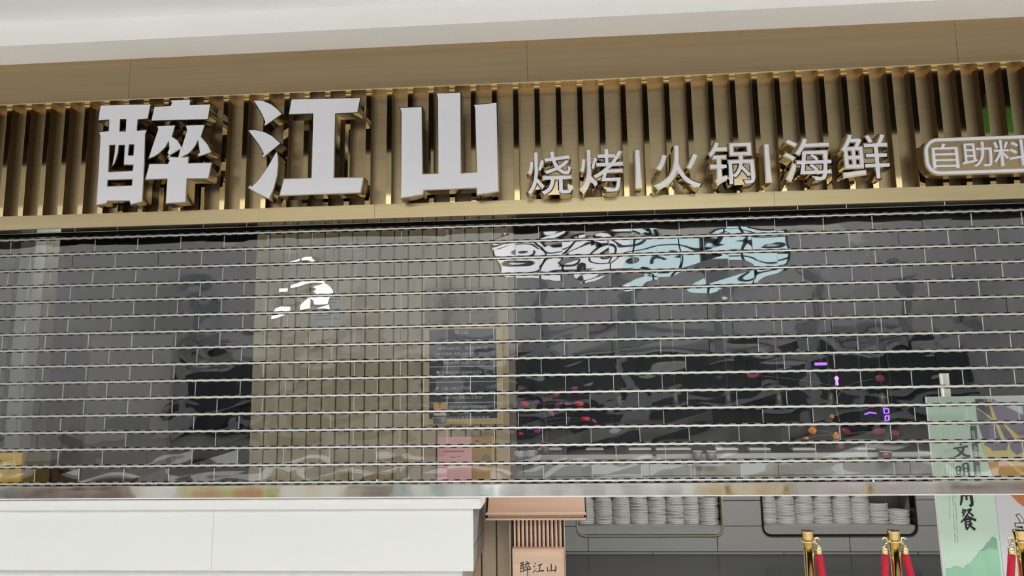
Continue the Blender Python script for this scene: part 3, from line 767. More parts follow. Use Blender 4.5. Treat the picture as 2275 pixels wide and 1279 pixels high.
add('post', MB().box(bx1-0.005, bx1, BYs, BYs+0.22, 0, zA).box(bx1-0.012, bx1-0.005, BYs+0.01, BYs+0.22, 0, zA, 1), ['wood_light', 'wood_dark'], ws)
add('back_panel', MB().box(bx0+0.005, bx1-0.005, BYs+0.05, BYs+0.22, 0, zA), 'wood_dark', ws)
sl0, sl1 = at(1145, 1185, BYs).x, at(1247, 1185, BYs).x
for i in range(12):
    xx = sl0-0.004+(sl1-sl0)*i/11
    add('slat', MB().box(xx-0.0055, xx+0.0055, BYs+0.005, BYs+0.022, 0.1, zA, bev=0.001), 'wood_light', ws)
mb = MB()
for i in range(11):
    xx = sl0+0.0115+(sl1-sl0)*i/11; mb.box(xx-0.003, xx+0.003, BYs+0.03, BYs+0.045, 0.1, zA)
add('rear_slats', mb, 'wood', ws)
WBY = SY-0.005
x0, x1, z0, z1 = flat_box(1139, 1218, 1254.5, 1330, WBY)
mb = MB(); fr = 0.016
mb.box(x0, x1, WBY+0.008, BYs+0.02, z0, z1)
add('sign_board', mb, 'wood_light', ws, 'pale wood board')
mb = MB()
def bev_bar(pts_o, pts_i):
    for i in range(4):
        j = (i+1) % 4
        v = [(pts_o[i][0], WBY, pts_o[i][1]), (pts_o[j][0], WBY, pts_o[j][1]), (pts_i[j][0], WBY+0.007, pts_i[j][1]), (pts_i[i][0], WBY+0.007, pts_i[i][1])]
        f = [mb.bm.verts.new(p) for p in v]; g = [mb.bm.verts.new((p[0], WBY+0.01, p[2])) for p in v]
        mb.bm.faces.new(f); mb.bm.faces.new(g[::-1])
        for a_ in range(4): mb.bm.faces.new((f[a_], g[a_], g[(a_+1) % 4], f[(a_+1) % 4]))
bev_bar([(x0, z0), (x1, z0), (x1, z1), (x0, z1)], [(x0+fr, z0+fr), (x1-fr, z0+fr), (x1-fr, z1-fr), (x0+fr, z1-fr)])
add('board_frame', mb, 'wood_light', ws)
Z_ZUI = [[(5,14,5),(38,8,8)],[(12,26,6),(9,50,5),(8,72,5)],[(10,28,5),(36,22,7),(35,45,6),(33,66,5)],[(18,12,4),(16,38,4)],[(27,10,4),(27,38,5)],[(10,46,4),(34,42,4)],[(11,66,5),(34,60,5)],
         [(62,0,5),(70,9,9)],[(46,20,6),(88,12,9)],[(60,22,6),(44,46,3)],[(56,32,4),(66,44,7)],[(78,20,6),(68,42,3)],[(76,28,4),(94,42,8)],[(40,58,7),(70,52,6),(99,48,9)],[(70,42,7),(70,70,7),(68,98,4)]]
Z_JIANG = [[(18,4,6),(28,14,12)],[(6,30,6),(20,38,11)],[(6,88,11),(20,72,7),(34,54,3)],[(42,26,7),(60,22,8),(84,14,11)],[(66,22,10),(62,50,9),(58,76,9)],[(34,84,8),(60,76,9),(99,72,13)]]
Z_SHAN = [[(10,36,7),(14,58,9),(13,80,9)],[(12,82,8),(48,76,8),(86,72,9)],[(50,4,8),(49,40,10),(47,78,9)],[(86,24,7),(92,50,10),(84,88,11)]]
mb = MB()
for stv, u0, u1, v0, v1 in ((Z_ZUI, 1154, 1180, 1246, 1282), (Z_JIANG, 1183, 1209, 1249, 1274), (Z_SHAN, 1213, 1237, 1251, 1272)):
    A = flat_box(u0, v0, u1, v1, WBY+0.008); add('brush_character', brush(MB(), stv, A[0], A[1], A[2], A[3], WBY+0.0065, WBY+0.009), 'ink', ws, 'black brush-written character')

# ------------------------------------------------------------------ buffet counter with plate niches
BY = 3.25
bf = thing('buffet_counter', 'long gray tiled buffet counter with two plate niches', 'counter', (1.8, 3.7, 0))
BX0, BX1, BT = -0.6, 6.0, 0.95
nL = flat_box(1283, 1100, 1604, 1188, BY); nR = flat_box(1694, 1100, 2033, 1188, BY)
NZ0, NZ1 = nL[2], 0.66
def niche_hole(x0, x1): return Hole(rrect(x0, x1, NZ0, NZ1, 0.075, 7))
NI = [(nL[0], nL[1]), (nR[0], nR[1])]
front = outline_mesh([[(BX0, 0), (BX1, 0), (BX1, BT-0.045), (BX0, BT-0.045)]]+[niche_hole(*n) for n in NI], BY, BY+0.03)
place('front_wall', front, 'gray_tile', bf, 'gray tiled front')
add('carcass', MB().box(BX0, BX1, BY+0.4, BY+0.9, 0, BT-0.045).box(BX0, NI[0][0]-0.01, BY+0.03, BY+0.4, 0, BT-0.045).box(NI[0][1]+0.01, NI[1][0]-0.01, BY+0.03, BY+0.4, 0, BT-0.045)
    .box(NI[1][1]+0.01, BX1, BY+0.03, BY+0.4, 0, BT-0.045).box(BX0, BX1, BY+0.03, BY+0.4, NZ1+0.01, BT-0.045).box(BX0, BX1, BY+0.03, BY+0.4, 0, NZ0-0.01), 'niche_gray', bf)
add('worktop', MB().box(BX0-0.02, BX1, BY-0.014, BY+0.95, BT-0.045, BT), 'black', bf, 'black worktop')
add('worktop_edge', MB().box(BX0-0.02, BX1, BY-0.02, BY-0.014, BT-0.045, BT+0.001), 'counter_top', bf, 'pale worktop edge')
SHZ = at(1440, 1167.5, BY+0.02).z
for i, (x0, x1) in enumerate(NI):
    ring = outline_mesh([rrect(x0-0.012, x1+0.012, NZ0-0.012, NZ1+0.012, 0.085, 7), niche_hole(x0+0.003, x1-0.003)], BY-0.012, BY+0.09)
    f = place('niche_frame', ring, 'champagne' if i == 0 else 'brass_dark', bf, 'champagne metal frame with rounded corners' if i == 0 else 'dark bronze frame with rounded corners')
    s_ = place('niche_shelf', outline_mesh([rrect(x0+0.006, x1-0.006, NZ0+0.004, SHZ+0.07, 0.07, 7)], BY+0.02, BY+0.03), 'gray_paint', bf)
    # keep only the part of the shelf front below the shelf line: rebuilt as a clipped outline
    P = [p for p in rrect(x0+0.004, x1-0.004, NZ0+0.003, SHZ+0.5, 0.072, 7) if p[1] < SHZ]
    P = [(x0+0.004, SHZ)]+[p for p in P]+[(x1-0.004, SHZ)]
    bpy.data.objects.remove(s_)
    place('niche_shelf', outline_mesh([P], BY+0.015, BY+0.37), 'gray_paint', bf, 'gray shelf')
    add('niche_back', MB().box(x0-0.008, x1+0.008, BY+0.37, BY+0.395, NZ0, NZ1), 'niche_gray', bf)

# plates: one built, the rest copied, every plate its own thing
def plate_mesh():
    R = 0.094
    mb = MB().lathe([(0, 0), (0.05, 0), (0.053, 0.001), (R-0.0012, 0.0004), (R, 0.0014), (R, 0.0144), (R-0.0012, 0.0153), (0.075, 0.0095), (0.055, 0.006), (0, 0.0055)], 28)
    bmesh.ops.recalc_face_normals(mb.bm, faces=mb.bm.faces)
    me = bpy.data.meshes.new('plate'); mb.bm.to_mesh(me); mb.bm.free(); me.materials.append(M['plate']); return me
PM = plate_mesh()
ORD = ['first', 'second', 'third', 'fourth', 'fifth', 'sixth', 'seventh', 'eighth', 'ninth', 'tenth', 'eleventh', 'twelfth', 'thirteenth', 'fourteenth', 'fifteenth', 'sixteenth', 'seventeenth', 'eighteenth', 'nineteenth']
PP = 0.0155
proto_plate = None
def stack(u, n, niche, order, dy=0.19, v=1164):
    global proto_plate
    p = at(u, v, BY+dy)
    for k in range(n):
        if proto_plate is None: o = proto_plate = bpy.data.objects.new('plate', PM)
        else: o = proto_plate.copy()
        COL.objects.link(o)
        o.location = (p.x+random.gauss(0, 0.0022), BY+dy+random.gauss(0, 0.002), SHZ+0.0005+PP*k)
        tag(o, 'gray-white plate, %s up in the %s stack from the left, %s niche' % (ORD[k], ORD[order], niche), 'plate', 'plates stacked in the %s niche' % niche)
for i, (u, n) in enumerate(((1301, 18), (1341, 17), (1381, 17), (1420.5, 17), (1460, 17), (1500, 17), (1537, 18))): stack(u, n, 'left', i)
stack(1576, 17, 'left', 7, dy=0.13)
for i, (u, n) in enumerate(((1705, 17), (1745.5, 17), (1787, 18), (1828, 17), (1870, 17), (1910.5, 17), (1952.5, 12))): stack(u, n, 'right', i)
stack(1998, 8, 'right', 7, dy=0.13)

# things on the buffet
TYb = BY+0.30
TRAYS = [(1195, 1248), (1302, 1341), (1397, 1447), (1458, 1535), (1592, 1640), (1665, 1712), (1762, 1812), (1905, 1946)]
for i, (u0, u1) in enumerate(TRAYS):
    a, b = at(u0, 999, TYb), at(u1, 999, TYb); zt = at((u0+u1)/2, 995.5, TYb).z
    t = thing('food_tray', 'white-rimmed dark food tray on the buffet, %s from the left' % ORD[i], 'tray', ((a.x+b.x)/2, TYb+0.1, BT), 'food trays along the buffet')
    add('pan', MB().box(a.x+0.01, b.x-0.01, TYb+0.01, TYb+0.09, BT+0.0005, zt-0.016, bev=0.006), 'tray_dark', t)
    add('rim', MB().box(a.x, b.x, TYb, TYb+0.02, zt-0.018, zt).box(a.x, b.x, TYb+0.08, TYb+0.10, zt-0.018, zt).box(a.x, a.x+0.015, TYb+0.02, TYb+0.08, zt-0.018, zt).box(b.x-0.015, b.x, TYb+0.02, TYb+0.08, zt-0.018, zt), 'tray_white', t, 'white rim')
for (u0, u1, v, m_, lab) in ((1138, 1162, 1003, 'pot_gray', 'round gray pot on the buffet front edge nearest the slatted column'), (1171, 1194, 1001, 'pot_gray', 'round gray pot on the buffet front edge below the first food tray'),
                            (1540, 1562, 1002, 'pot_gray', 'left one of two gray pots on the middle of the buffet front edge'), (1570, 1593, 1002, 'pot_gray', 'right one of two gray pots on the middle of the buffet front edge'),
                            (1957, 1983, 1003, 'maroon_pot', 'maroon pot on the buffet front edge right of the last tray')):
    TYc = BY-0.10
    a, b = at(u0, 1010, TYc), at(u1, 1010, TYc); r = (b.x-a.x)/2; zb = BT-0.05; h = at((u0+u1)/2, v, TYc).z-zb
    c = ((a.x+b.x)/2, BY-0.021-r*1.02, zb)
    t = thing('serving_pot', lab, 'pot', c, 'round pots hung on the buffet edge')
    add('body', MB().lathe([(0, 0), (r*0.92, 0), (r*0.96, h*0.1), (r, h*0.95), (r*0.9, h*0.95), (r*0.88, h*0.2), (0, h*0.15)], 20, c), m_, t)
    add('rim', MB().lathe([(r*0.88, h*0.94), (r*1.02, h*0.94), (r*1.02, h), (r*0.88, h), (r*0.88, h*0.94)], 20, c), 'tray_white', t, 'white rim')
    add('bracket', MB().box(c[0]-0.012, c[0]+0.012, BY-0.026, BY-0.0202, zb+0.005, BT+0.006).box(c[0]-0.012, c[0]+0.012, BY-0.0202, BY+0.02, BT+0.0012, BT+0.006), 'pend_metal', t)
# slim dark holder standing at the worktop edge
a, b = at(1450.5, 1019, BY-0.03), at(1458, 1004, BY-0.03)
hd = thing('ticket_holder', 'slim dark upright holder on the buffet front edge below the third tray', 'holder', (a.x, BY-0.03, BT-0.045))
add('body', MB().box(a.x, b.x, BY-0.05, BY-0.0205, BT-0.045, b.z, bev=0.003), 'black', hd)
add('bracket', MB().box(a.x+0.004, b.x-0.004, BY-0.03, BY+0.02, BT+0.0012, BT+0.005), 'pend_metal', hd)

# pendant lamps over the buffet
PY_ = BY+0.45
for i, u in enumerate((1375, 1500, 1617, 1730, 1845, 1960)):
    p = at(u, 884, PY_)
    t = thing('pendant_lamp', 'slim pendant lamp hanging over the buffet, %s from the left' % ORD[i], 'pendant lamp', (p.x, PY_, p.z), 'pendant lamps over the buffet')
    add('cord', MB().tube([(p.x, PY_, p.z+0.06), (p.x, PY_, 2.999)], 0.004, 6), 'pend_metal', t)
    add('canopy', MB().lathe([(0, 0), (0.04, 0), (0.04, 0.02), (0, 0.02)], 16, (p.x, PY_, 2.979)), 'pend_dark', t)
    sd = add('shade', MB().lathe([(0, 0.06), (0.012, 0.06), (0.03, 0.045), (0.036, -0.03), (0.04, -0.09), (0.036, -0.09), (0.03, 0.0), (0, 0.03)], 18, (p.x, PY_, p.z)), 'pend_dark', t)
    add('bulb', MB().ball((p.x, PY_, p.z-0.045), 0.014, 0.014, 0.02), 'pend_metal', sd)

# artificial flower branches standing on the buffet
def flower_branch(label, base_u, vtop, FYb, spots, mats_, potm):
    b = at(base_u, 1015, FYb)
    t = thing('flower_branch', label, 'artificial flowers', (b.x, FYb, BT), None)
    add('vase', MB().lathe([(0, 0), (0.03, 0), (0.042, 0.03), (0.03, 0.08), (0.018, 0.1), (0.022, 0.115), (0.016, 0.115), (0.012, 0.09), (0, 0.02)], 16, (b.x, FYb, BT+0.0005)), potm, t)
    tip = at(base_u+6, vtop, FYb)
    trunk = smooth([(b.x, FYb, BT+0.02), (b.x+0.02, FYb, BT+0.25), (b.x-0.01, FYb, (BT+tip.z)/2+0.15), (tip.x, FYb, tip.z)], 5)
    mb = MB().tube(trunk, [0.007-0.004*i/len(trunk) for i in range(len(trunk))], 6)
    for k_, (u, v, sw_, shh, rot_, mi) in enumerate(spots):
        q = at(u, v, FYb); j = trunk[min(len(trunk)-1, max(3, int(len(trunk)*(q.z-0.06-BT)/max(0.05, tip.z-BT))))]
        mb.tube(smooth([j, ((j[0]+q.x)/2, FYb+random.uniform(-0.02, 0.02), (j[2]+q.z)/2+0.015), (q.x, FYb, q.z)], 4), 0.0025, 5)
    add('stem', mb, 'branch', t)
    sc_ = (FYb-CAM_LOC.y)/FPX
    for (u, v, sw_, shh, rot_, mi) in spots:
        q = at(u, v, FYb); mb = MB()
        nm = 'flower' if mats_[mi].startswith('petal') else 'leaf'
        if nm == 'flower':
            for a_ in range(6):
                an = a_*math.pi/3; mb.ball((q.x+math.cos(an)*sw_*sc_*0.25, FYb+0.01*math.sin(an*2), q.z+math.sin(an)*shh*sc_*0.25), sw_*sc_*0.3, 0.012, shh*sc_*0.3, jit=0.08)
        else:
            mb.ball((q.x, FYb, q.z), sw_*sc_*0.5, 0.006, shh*sc_*0.5, jit=0.06, rot=rot_)
        add(nm, mb, mats_[mi], t)
    return t
flower_branch('artificial branch with red flowers and purple leaves on the buffet', 1212, 872, BY+0.2,
   [(1165, 897, 20, 11, 0, 0), (1286, 897, 22, 11, 0, 0), (1300, 930, 22, 9, 0, 0), (1156, 963, 12, 7, 0.4, 0), (1193, 893, 14, 12, 0, 1), (1241, 898, 18, 8, 0.4, 1), (1259, 897, 12, 8, 0, 1), (1225, 917, 18, 9, -1.0, 1), (1193, 957, 16, 11, 0, 1), (1145, 896, 12, 8, 0.2, 1), (1276, 862, 16, 7, 0.1, 1), (1262, 930, 9, 9, 0, 1), (1320, 935, 14, 7, -0.8, 1), (1232, 878, 22, 10, 0, 2), (1222, 884, 14, 8, 0.4, 2)],
   ['petal_red', 'leaf_purple', 'leaf_maroon'], 'pot_gray')
flower_branch('artificial branch with orange blossoms and maroon leaves on the buffet', 1868, 860, BY+0.2,
   [(1805, 956, 17, 15, 0, 0), (1858, 968, 13, 16, 0, 0), (1848, 925, 9, 9, 0, 0), (1791, 973, 12, 6, 0, 0), (1880, 958, 22, 13, -0.5, 1), (1952, 958, 30, 13, 0.1, 1), (1990, 962, 18, 13, -0.5, 1), (1672, 833, 28, 14, 0, 2), (1955, 840, 20, 16, 0, 1)],
   ['petal_orange', 'leaf_maroon', 'leaf_maroon'], 'maroon_pot')

# violet neon inside
NY = BY+0.6
nn = thing('neon_sign', 'violet neon sign glowing above the right half of the buffet', 'neon sign', (at(1945, 930, NY).x, NY+0.03, at(1945, 930, NY).z))
A = flat_box(1910, 898, 1990, 945, NY+0.03); add('backboard', MB().box(A[0], A[1], NY+0.02, NY+0.03, A[2], A[3]), 'black', nn)
add('hanger', MB().box(A[0]+0.03, A[0]+0.036, NY+0.022, NY+0.028, A[3], 2.999).box(A[1]-0.036, A[1]-0.03, NY+0.022, NY+0.028, A[3], 2.999), 'pend_dark', nn)
def ntube(pts): return MB().tube([at(u, v, NY) for u, v in pts], 0.008, 8)
add('neon_tube', ntube([(1921, 920), (1932, 916), (1947, 918)]), 'neon', nn)
add('neon_tube', ntube([(1963, 907), (1974, 908), (1975, 917), (1965, 918), (1963, 907)]), 'neon', nn)
add('neon_tube', ntube([(1967, 924), (1975, 923), (1975, 933), (1967, 934), (1967, 924)]), 'neon', nn)
A = flat_box(1811, 805, 1837, 811, NY)
nb = thing('light_bar', 'short blue-violet light bar glowing high above the buffet', 'light bar', (A[0], NY, A[2]))
add('tube', MB().box(A[0], A[1], NY, NY+0.02, A[2], A[3]), 'neon', nb)
add('hanger', MB().box((A[0]+A[1])/2-0.004, (A[0]+A[1])/2+0.004, NY+0.004, NY+0.012, A[3], 2.999), 'pend_dark', nb)
p = at(1859, 846, NY)
nl = thing('lilac_lantern', 'small lilac glowing lantern hanging left of the violet neon sign', 'lantern', (p.x, NY, p.z))
add('globe', MB().lathe([(0, -0.05), (0.018, -0.04), (0.012, 0), (0.024, 0.03), (0.012, 0.05), (0, 0.052)], 14, (p.x, NY, p.z)), 'neon_pink', nl)
add('cord', MB().tube([(p.x, NY, p.z+0.05), (p.x, NY, 2.999)], 0.003, 6), 'pend_metal', nl)
p = at(1972, 1034, BY-0.05)

# ------------------------------------------------------------------ poster boards at right
OY = 0.60
L0 = at(2079, 1082, OY).x
PT = at(2062, 884, OY).z
gx1 = at(2216, 1150, OY).x; wx1 = gx1+0.62
pb = thing('poster_board', 'tall poster board, pale green with brush lettering and mountains, painted white half at right', 'poster', ((L0+gx1)/2, OY, 0))
add('green_board', MB().box(L0, gx1-0.001, OY, OY+0.012, 0.0, PT), ['poster_pale'], pb)
add('board_edge', MB().box(L0-0.006, L0, OY-0.002, OY+0.014, 0.0, PT).box(L0-0.006, gx1-0.001, OY-0.002, OY+0.014, PT, PT+0.008), 'print_white', pb, 'white edging')
pp = at(2098, 840, OY+0.06); pt_ = at(2098, 829, OY+0.06)
add('support_pole', MB().tube([(pp.x, OY+0.06, 0.0), (pp.x, OY+0.06, pt_.z)], 0.027, 16), 'post_gray', pb, 'pale gray round pole behind the board')
add('pole_clip', MB().box(pp.x-0.02, pp.x+0.02, OY+0.012, OY+0.04, PT-0.1, PT-0.06), 'post_gray', pb)
def art(name, polys, m_, root, y=0.0015):
    mb = MB()
    for P in polys: mb.prism([(at(u, v, OY).x, at(u, v, OY).z) for u, v in P], OY-y, OY+0.001)
    return add(name, mb, m_, root)
mtn = [(2100,1262),(2111,1262),(2118,1257),(2126,1256),(2133,1258),(2140,1262),(2147,1254),(2156,1250),(2164,1238),(2170,1232),(2176,1222),(2184,1218),(2191,1206),(2198,1202),(2202,1194),(2207,1191),(2214,1196),(2221,1240),(2232,1345),(2110,1345)]
mtn = [(min(u, 2216+(v-1150)*0.083-0.8), v) for u, v in mtn]
art('mountain_print', [mtn], 'mountain', pb)
art('mountain_print', [[(2176,1223),(2184,1218),(2191,1206),(2198,1202),(2202,1194),(2207,1191),(2213,1196),(2215.5,1220),(2200,1216),(2190,1222)]], 'mountain_far', pb, 0.002)
C_WEN = [[(44,2,5),(54,14,10)],[(6,36,8),(45,31,8),(88,22,12)],[(64,30,9),(56,56,11),(34,82,9),(8,96,5)],[(26,42,6),(50,66,11),(72,86,12),(98,92,12)]]
C_MING = [[(10,28,7),(14,76,9)],[(8,30,6),(38,24,9),(36,50,9),(34,80,9)],[(14,52,5),(34,50,5)],[(14,76,6),(34,73,6)],[(56,8,9),(60,50,10),(54,100,8)],[(56,10,7),(88,4,10),(90,50,11),(92,100,11)],[(62,36,5),(86,34,5)],[(62,58,5),(86,56,5)]]
C_YONG = [[(26,2,8),(26,60,11),(12,98,6)],[(26,4,7),(80,0,9)],[(80,0,9),(82,50,13),(84,92,13),(66,100,7)],[(28,28,6),(78,26,6)],[(28,56,6),(78,54,6)],[(54,2,9),(53,50,10),(53,76,8)]]
C_CAN = [[(28,0,4),(20,24,7)],[(28,10,5),(46,7,6)],[(44,8,5),(20,38,4)],[(26,20,3),(32,28,5)],[(52,8,5),(78,2,8)],[(78,2,8),(46,32,4)],[(54,12,5),(86,36,9)],[(48,30,7),(28,50,7),(4,66,4)],[(46,34,6),(70,46,9),(100,56,10)],[(44,44,4),(50,50,7)],[(32,54,7),(34,80,8),(36,98,8)],[(32,54,6),(62,50,8),(60,74,7)],[(36,64,4),(60,62,4)],[(36,76,4),(60,74,4)],[(36,100,8),(54,84,4)],[(74,70,7),(56,82,3)],[(50,76,6),(88,100,11)]]
mb = MB()
for stv, u0, u1, v0, v1 in ((C_WEN, 2116, 2155, 984, 1016), (C_MING, 2121, 2155, 1028, 1062), (C_YONG, 2127, 2163, 1072, 1123), (C_CAN, 2132, 2168, 1129, 1176)):
    A = flat_box(u0, v0, u1, v1, OY); add('brush_character', brush(MB(), [[(x, y, w_*1.3) for x, y, w_ in q_] for q_ in stv], A[0], A[1], A[2], A[3], OY-0.003, OY+0.001), 'ink', pb, 'black brush-written character')
art('text_strip', [[(2155,945),(2169,945),(2179,1060),(2165,1060)]], 'strip_green', pb, 0.0025)
for s_, u0, u1, v0, v1 in (('粒\n米', 2159, 2166, 956, 978), ('吃\n不\n剩', 2164, 2173, 991, 1020), ('光\n盘\n是\n德', 2168, 2177, 1033, 1060)):
    A = flat_box(u0, v0, u1, v1, OY); place('strip_lettering', text_mesh(s_, A[0], A[1], A[2], A[3], OY-0.0035, OY-0.002), 'print_white', pb)
mb = MB()
for j, (u0, v0, u1, v1) in enumerate(((2107, 1030, 2110, 1153), (2113, 1030, 2122, 1207), (2118, 1030, 2128, 1207))):
    n = int((v1-v0)/2.6)
    for k_ in range(n):
        if random.random() < 0.13: continue
        f = k_/n; q = at(u0+(u1-u0)*f, v0+(v1-v0)*f, OY); mb.box(q.x-0.0018, q.x+0.0018, OY-0.0015, OY+0.001, q.z-0.0017, q.z+0.0013)
add('fine_print', mb, 'strip_green', pb)
# right board with the vegetable painting
pw = pb
add('white_board', MB().box(gx1+0.001, wx1, OY, OY+0.012, 0.0, PT), 'poster_white', pb, 'white right half with a painting')
add('board_edge', MB().box(gx1+0.001, wx1, OY-0.002, OY+0.014, PT, PT+0.008), 'print_white', pb)
art('painting', [[(2166,886),(2204,886),(2240,905),(2275,922),(2330,950),(2330,1010),(2190,1012),(2187,985),(2172,938)]], 'art_purple', pw, 0.0020)
art('painting', [[(2166,886),(2186,886),(2192,932),(2200,975),(2187,978),(2172,938)]], 'art_plum', pw, 0.0024)
art('painting', [[(2178,984),(2210,1000),(2236,1000),(2240,983),(2262,1005),(2330,1010),(2330,1064),(2211,1064),(2196,1028)]], 'art_yellow', pw, 0.0028)
art('painting', [[(2194,1026),(2330,1020),(2330,1064),(2208,1064)], [(2235,945),(2262,966),(2330,968),(2330,978),(2250,972)]], 'art_orange', pw, 0.0032)
art('painting', [[(2193,886),(2197,886),(2215,935),(2232,975),(2224,976),(2206,932)], [(2169,906),(2171,905),(2206,930),(2204,934)], [(2228,942),(2236,944),(2262,970),(2254,975)], [(2235,1025),(2242,1026),(2275,1050),(2275,1060)]], 'art_yellow', pw, 0.0036)
art('painting', [[(2242,984),(2252,986),(2266,1008),(2258,1010),(2246,1000)], [(2196,990),(2216,990),(2236,1000),(2204,1001)]], 'art_purple', pw, 0.0040)
art('painting', [[(2270,900),(2330,895),(2330,925),(2274,922)]], 'art_blue', pw, 0.0044)
art('painting', [[(2244,1098),(2330,1090),(2330,1160),(2290,1136),(2262,1116)]], 'art_rust', pw, 0.0020)
A = flat_box(2256, 1140, 2312, 1196, OY)
place('outlined_lettering', text_mesh('光', A[0], A[1], A[2], A[3], OY-0.002, OY+0.001, off=0.007), 'ink', pw, 'black outline of a large character')
place('outlined_lettering', text_mesh('光', A[0], A[1], A[2], A[3], OY-0.003, OY+0.001, off=0.003), 'poster_white', pw, 'white inside of a large character')
mb = MB()
for j, (u0, v0, u1, v1) in enumerate(((2240, 1196, 2246, 1260), (2246, 1196, 2252, 1260), (2251, 1196, 2256, 1262))):
    n = int((v1-v0)/2.6)
    for k_ in range(n):
        if random.random() < 0.15: continue
        f = k_/n; q = at(u0+(u1-u0)*f, v0+(v1-v0)*f, OY); mb.box(q.x-0.0018, q.x+0.0018, OY-0.0015, OY+0.001, q.z-0.0017, q.z+0.0013)
add('fine_print', mb, 'strip_green', pw)

# ------------------------------------------------------------------ rope barrier
QY = -0.77
posts = [at(1797, 1230, QY).x, at(1989, 1230, QY).x, at(2271, 1230, QY).x]
ptop = at(1797, 1178, QY).z
ringz = at(1797, 1201, QY).z
def stanchion(x, label):
    t = thing('rope_stanchion', label, 'stanchion', (x, QY, 0), 'brass rope stanchions')
    add('pole', MB().lathe([(0.0, 0.02), (0.0215, 0.02), (0.0215, ringz), (0, ringz)], 28, (x, QY, 0)), 'brass', t)
    h = ptop-ringz
    add('top_cup', MB().lathe([(0.0205, ringz), (0.0215, ringz+0.25*h), (0.0245, ringz+0.7*h), (0.028, ptop-0.004), (0.028, ptop), (0.025, ptop)], 28, (x, QY, 0)), 'brass', t)
    add('cap', MB().lathe([(0, ptop-0.003), (0.0255, ptop-0.003), (0.0255, ptop+0.001), (0, ptop+0.003)], 28, (x, QY, 0)), 'brass_dark', t, 'dark cap')
    add('ring_plate', MB().lathe([(0.02, ringz-0.003), (0.036, ringz-0.003), (0.036, ringz+0.001), (0.02, ringz+0.001), (0.02, ringz-0.003)], 28, (x, QY, 0)), 'brass_pale', t)
    add('base', MB().lathe([(0, 0), (0.16, 0), (0.16, 0.012), (0.12, 0.03), (0.03, 0.045), (0, 0.045)], 32, (x, QY, 0)), 'brass', t)
    return t
stanchion(posts[0], 'brass rope stanchion with one rope hooked on its right')
stanchion(posts[1], 'brass rope stanchion with ropes hooked on both sides')
stanchion(posts[2], 'brass rope stanchion cut by the right edge of the photo')
def rope(xa, xb, sag, label):
    t = thing('velvet_rope', label, 'rope', ((xa+xb)/2, QY, ringz-sag), 'red velvet ropes')
    P = []
    n = 36
    zt = ringz-0.058
    for i in range(n+1):
        u = i/n; P.append((xa+(xb-xa)*u, QY, zt-sag*(1-abs(2*u-1)**2.6)))
    add('cord', MB().tube(P, 0.0145, 14), 'velvet', t, 'red velvet cord')
    for e_, (x, s_) in enumerate(((xa, -1), (xb, 1))):
        d = (Vector(P[1])-Vector(P[0])).normalized() if e_ == 0 else (Vector(P[-2])-Vector(P[-1])).normalized()
        tp = Vector(P[0] if e_ == 0 else P[-1])
        ec = add('end_cap', MB().lathe([(0, 0), (0.0125, 0), (0.0125, 0.034), (0.010, 0.038), (0, 0.038)], 16, (tp.x, QY, tp.z-0.006)), 'brass_pale', t)
        mb = MB().tube([(tp.x, QY, tp.z+0.030), (tp.x, QY, tp.z+0.040)], 0.006, 8)
        hk = []
        for k_ in range(11):
            an = math.radians(-100+k_*26)
            hk.append((tp.x+s_*0.004+0.011*math.cos(an)*s_, QY, tp.z+0.058+0.013*math.sin(an)))
        mb.tube(hk, 0.0036, 8)
        add('hook', mb, 'brass_pale', ec)
    return t
rope(posts[0]+0.043, posts[1]-0.043, 0.62, 'red velvet rope hanging between the left and middle stanchions')
rope(posts[1]+0.043, posts[2]-0.043, 0.55, 'red velvet rope hanging between the middle and right-edge stanchions')

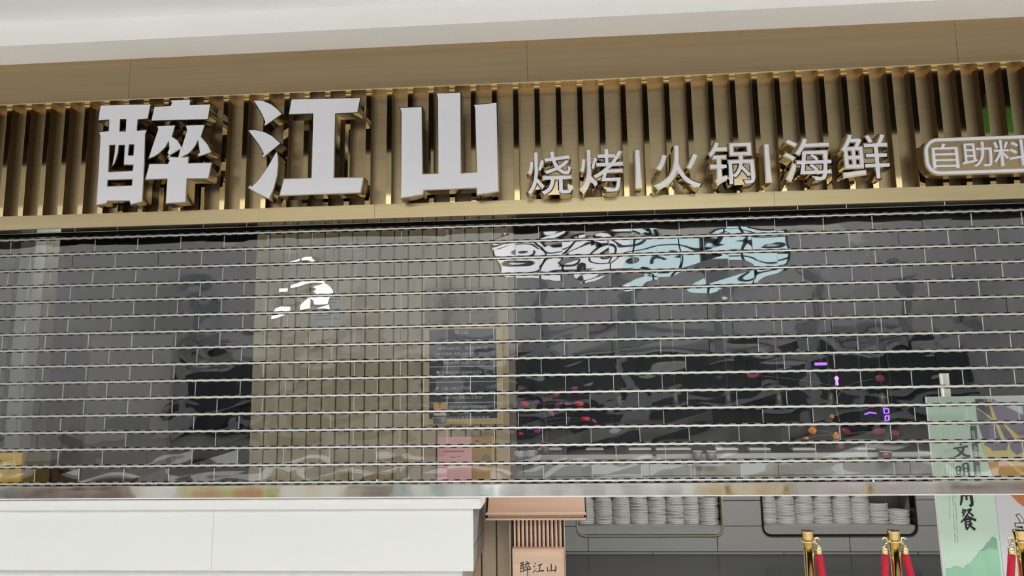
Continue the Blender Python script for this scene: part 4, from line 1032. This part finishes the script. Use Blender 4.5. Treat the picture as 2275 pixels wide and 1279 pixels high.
# mall benches behind the photographer, mirrored in the shutter
def bench(x0, x1, y, h, m_, m2, label):
    t = thing('bench', label, 'bench', ((x0+x1)/2, y, 0), 'benches across the walkway')
    add('base', MB().box(x0, x1, y-0.8, y, 0, h), m_, t)
    n = max(2, int((x1-x0)/0.5)); mb = MB()
    for i in range(n):
        a_ = x0+(x1-x0)*i/n; wd_ = (x1-x0)/n; mb.box(a_+0.22*wd_, a_+0.78*wd_, y, y+0.01, 0.08, h-0.08)
    add('front_panel', mb, m2, t)
    add('top', MB().box(x0-0.05, x1+0.05, y-0.85, y+0.05, h, h+0.05), 'white_laminate', t)
bench(-8.6, -7.85, -6.0, 0.42, 'mall_dark', 'wood_dark', 'low dark bench across the walkway, left end of its row')
bench(-7.7, -6.2, -6.0, 0.42, 'kiosk_wood', 'wood_dark', 'low brown wooden bench across the walkway')
bench(-6.05, -5.5, -6.0, 0.42, 'white_laminate', 'white_laminate', 'short low white bench across the walkway')
bench(-5.35, -4.15, -6.0, 0.42, 'kiosk_lime', 'kiosk_red', 'low lime and terracotta bench across the walkway')
bench(-4.0, -3.0, -6.0, 0.42, 'kiosk_cream', 'white_laminate', 'low cream and white bench across the walkway')
bench(-2.85, -2.45, -6.0, 0.42, 'kiosk_wood', 'pot_gray', 'short brown and gray bench across the walkway')
bench(-2.3, -1.1, -6.0, 0.42, 'kiosk_teal', 'white_laminate', 'low pale teal bench across the walkway')
bench(-0.9, 1.7, -6.0, 0.42, 'white_laminate', 'mall_gray', 'long low white bench behind the photographer')
bench(1.85, 2.9, -6.0, 0.42, 'kiosk_cream', 'kiosk_tan', 'low cream and tan bench across the walkway')
bench(3.05, 5.0, -6.0, 0.42, 'kiosk_pink', 'mall_gray', 'low dusty pink bench across the walkway')
bench(5.15, 6.8, -6.0, 0.42, 'mall_dark', 'kiosk_wood', 'low dark gray bench at the right end of its row')

# ------------------------------------------------------------------ glowing fittings of the mall, mirrored in shutter and fascia
lb = thing('light_box', 'white glowing light box on the mall wall opposite, mirrored at upper left of the shutter', 'light box', (-10.8, -24.9, 5.4))
add('casing', MB().box(-12.0, -9.6, -24.99, -24.88, 5.4, 6.1), 'mall_dark', lb)
add('diffuser', MB().box(-11.9, -10.9, -24.88, -24.86, 5.46, 6.04).box(-10.7, -9.7, -24.88, -24.86, 5.46, 6.04), 'lamp_bright', lb)
ex = thing('exit_sign', 'green lit exit sign under the gallery ceiling, mirrored at the right end of the fascia', 'exit sign', (3.4, -1.65, 3.5))
add('housing', MB().box(3.15, 3.6, -1.66, -1.64, 3.42, 3.62), 'exit_green', ex)
add('hanger', MB().box(3.2, 3.21, -1.655, -1.645, 3.62, 3.73).box(3.54, 3.55, -1.655, -1.645, 3.62, 3.73), 'pend_metal', ex)
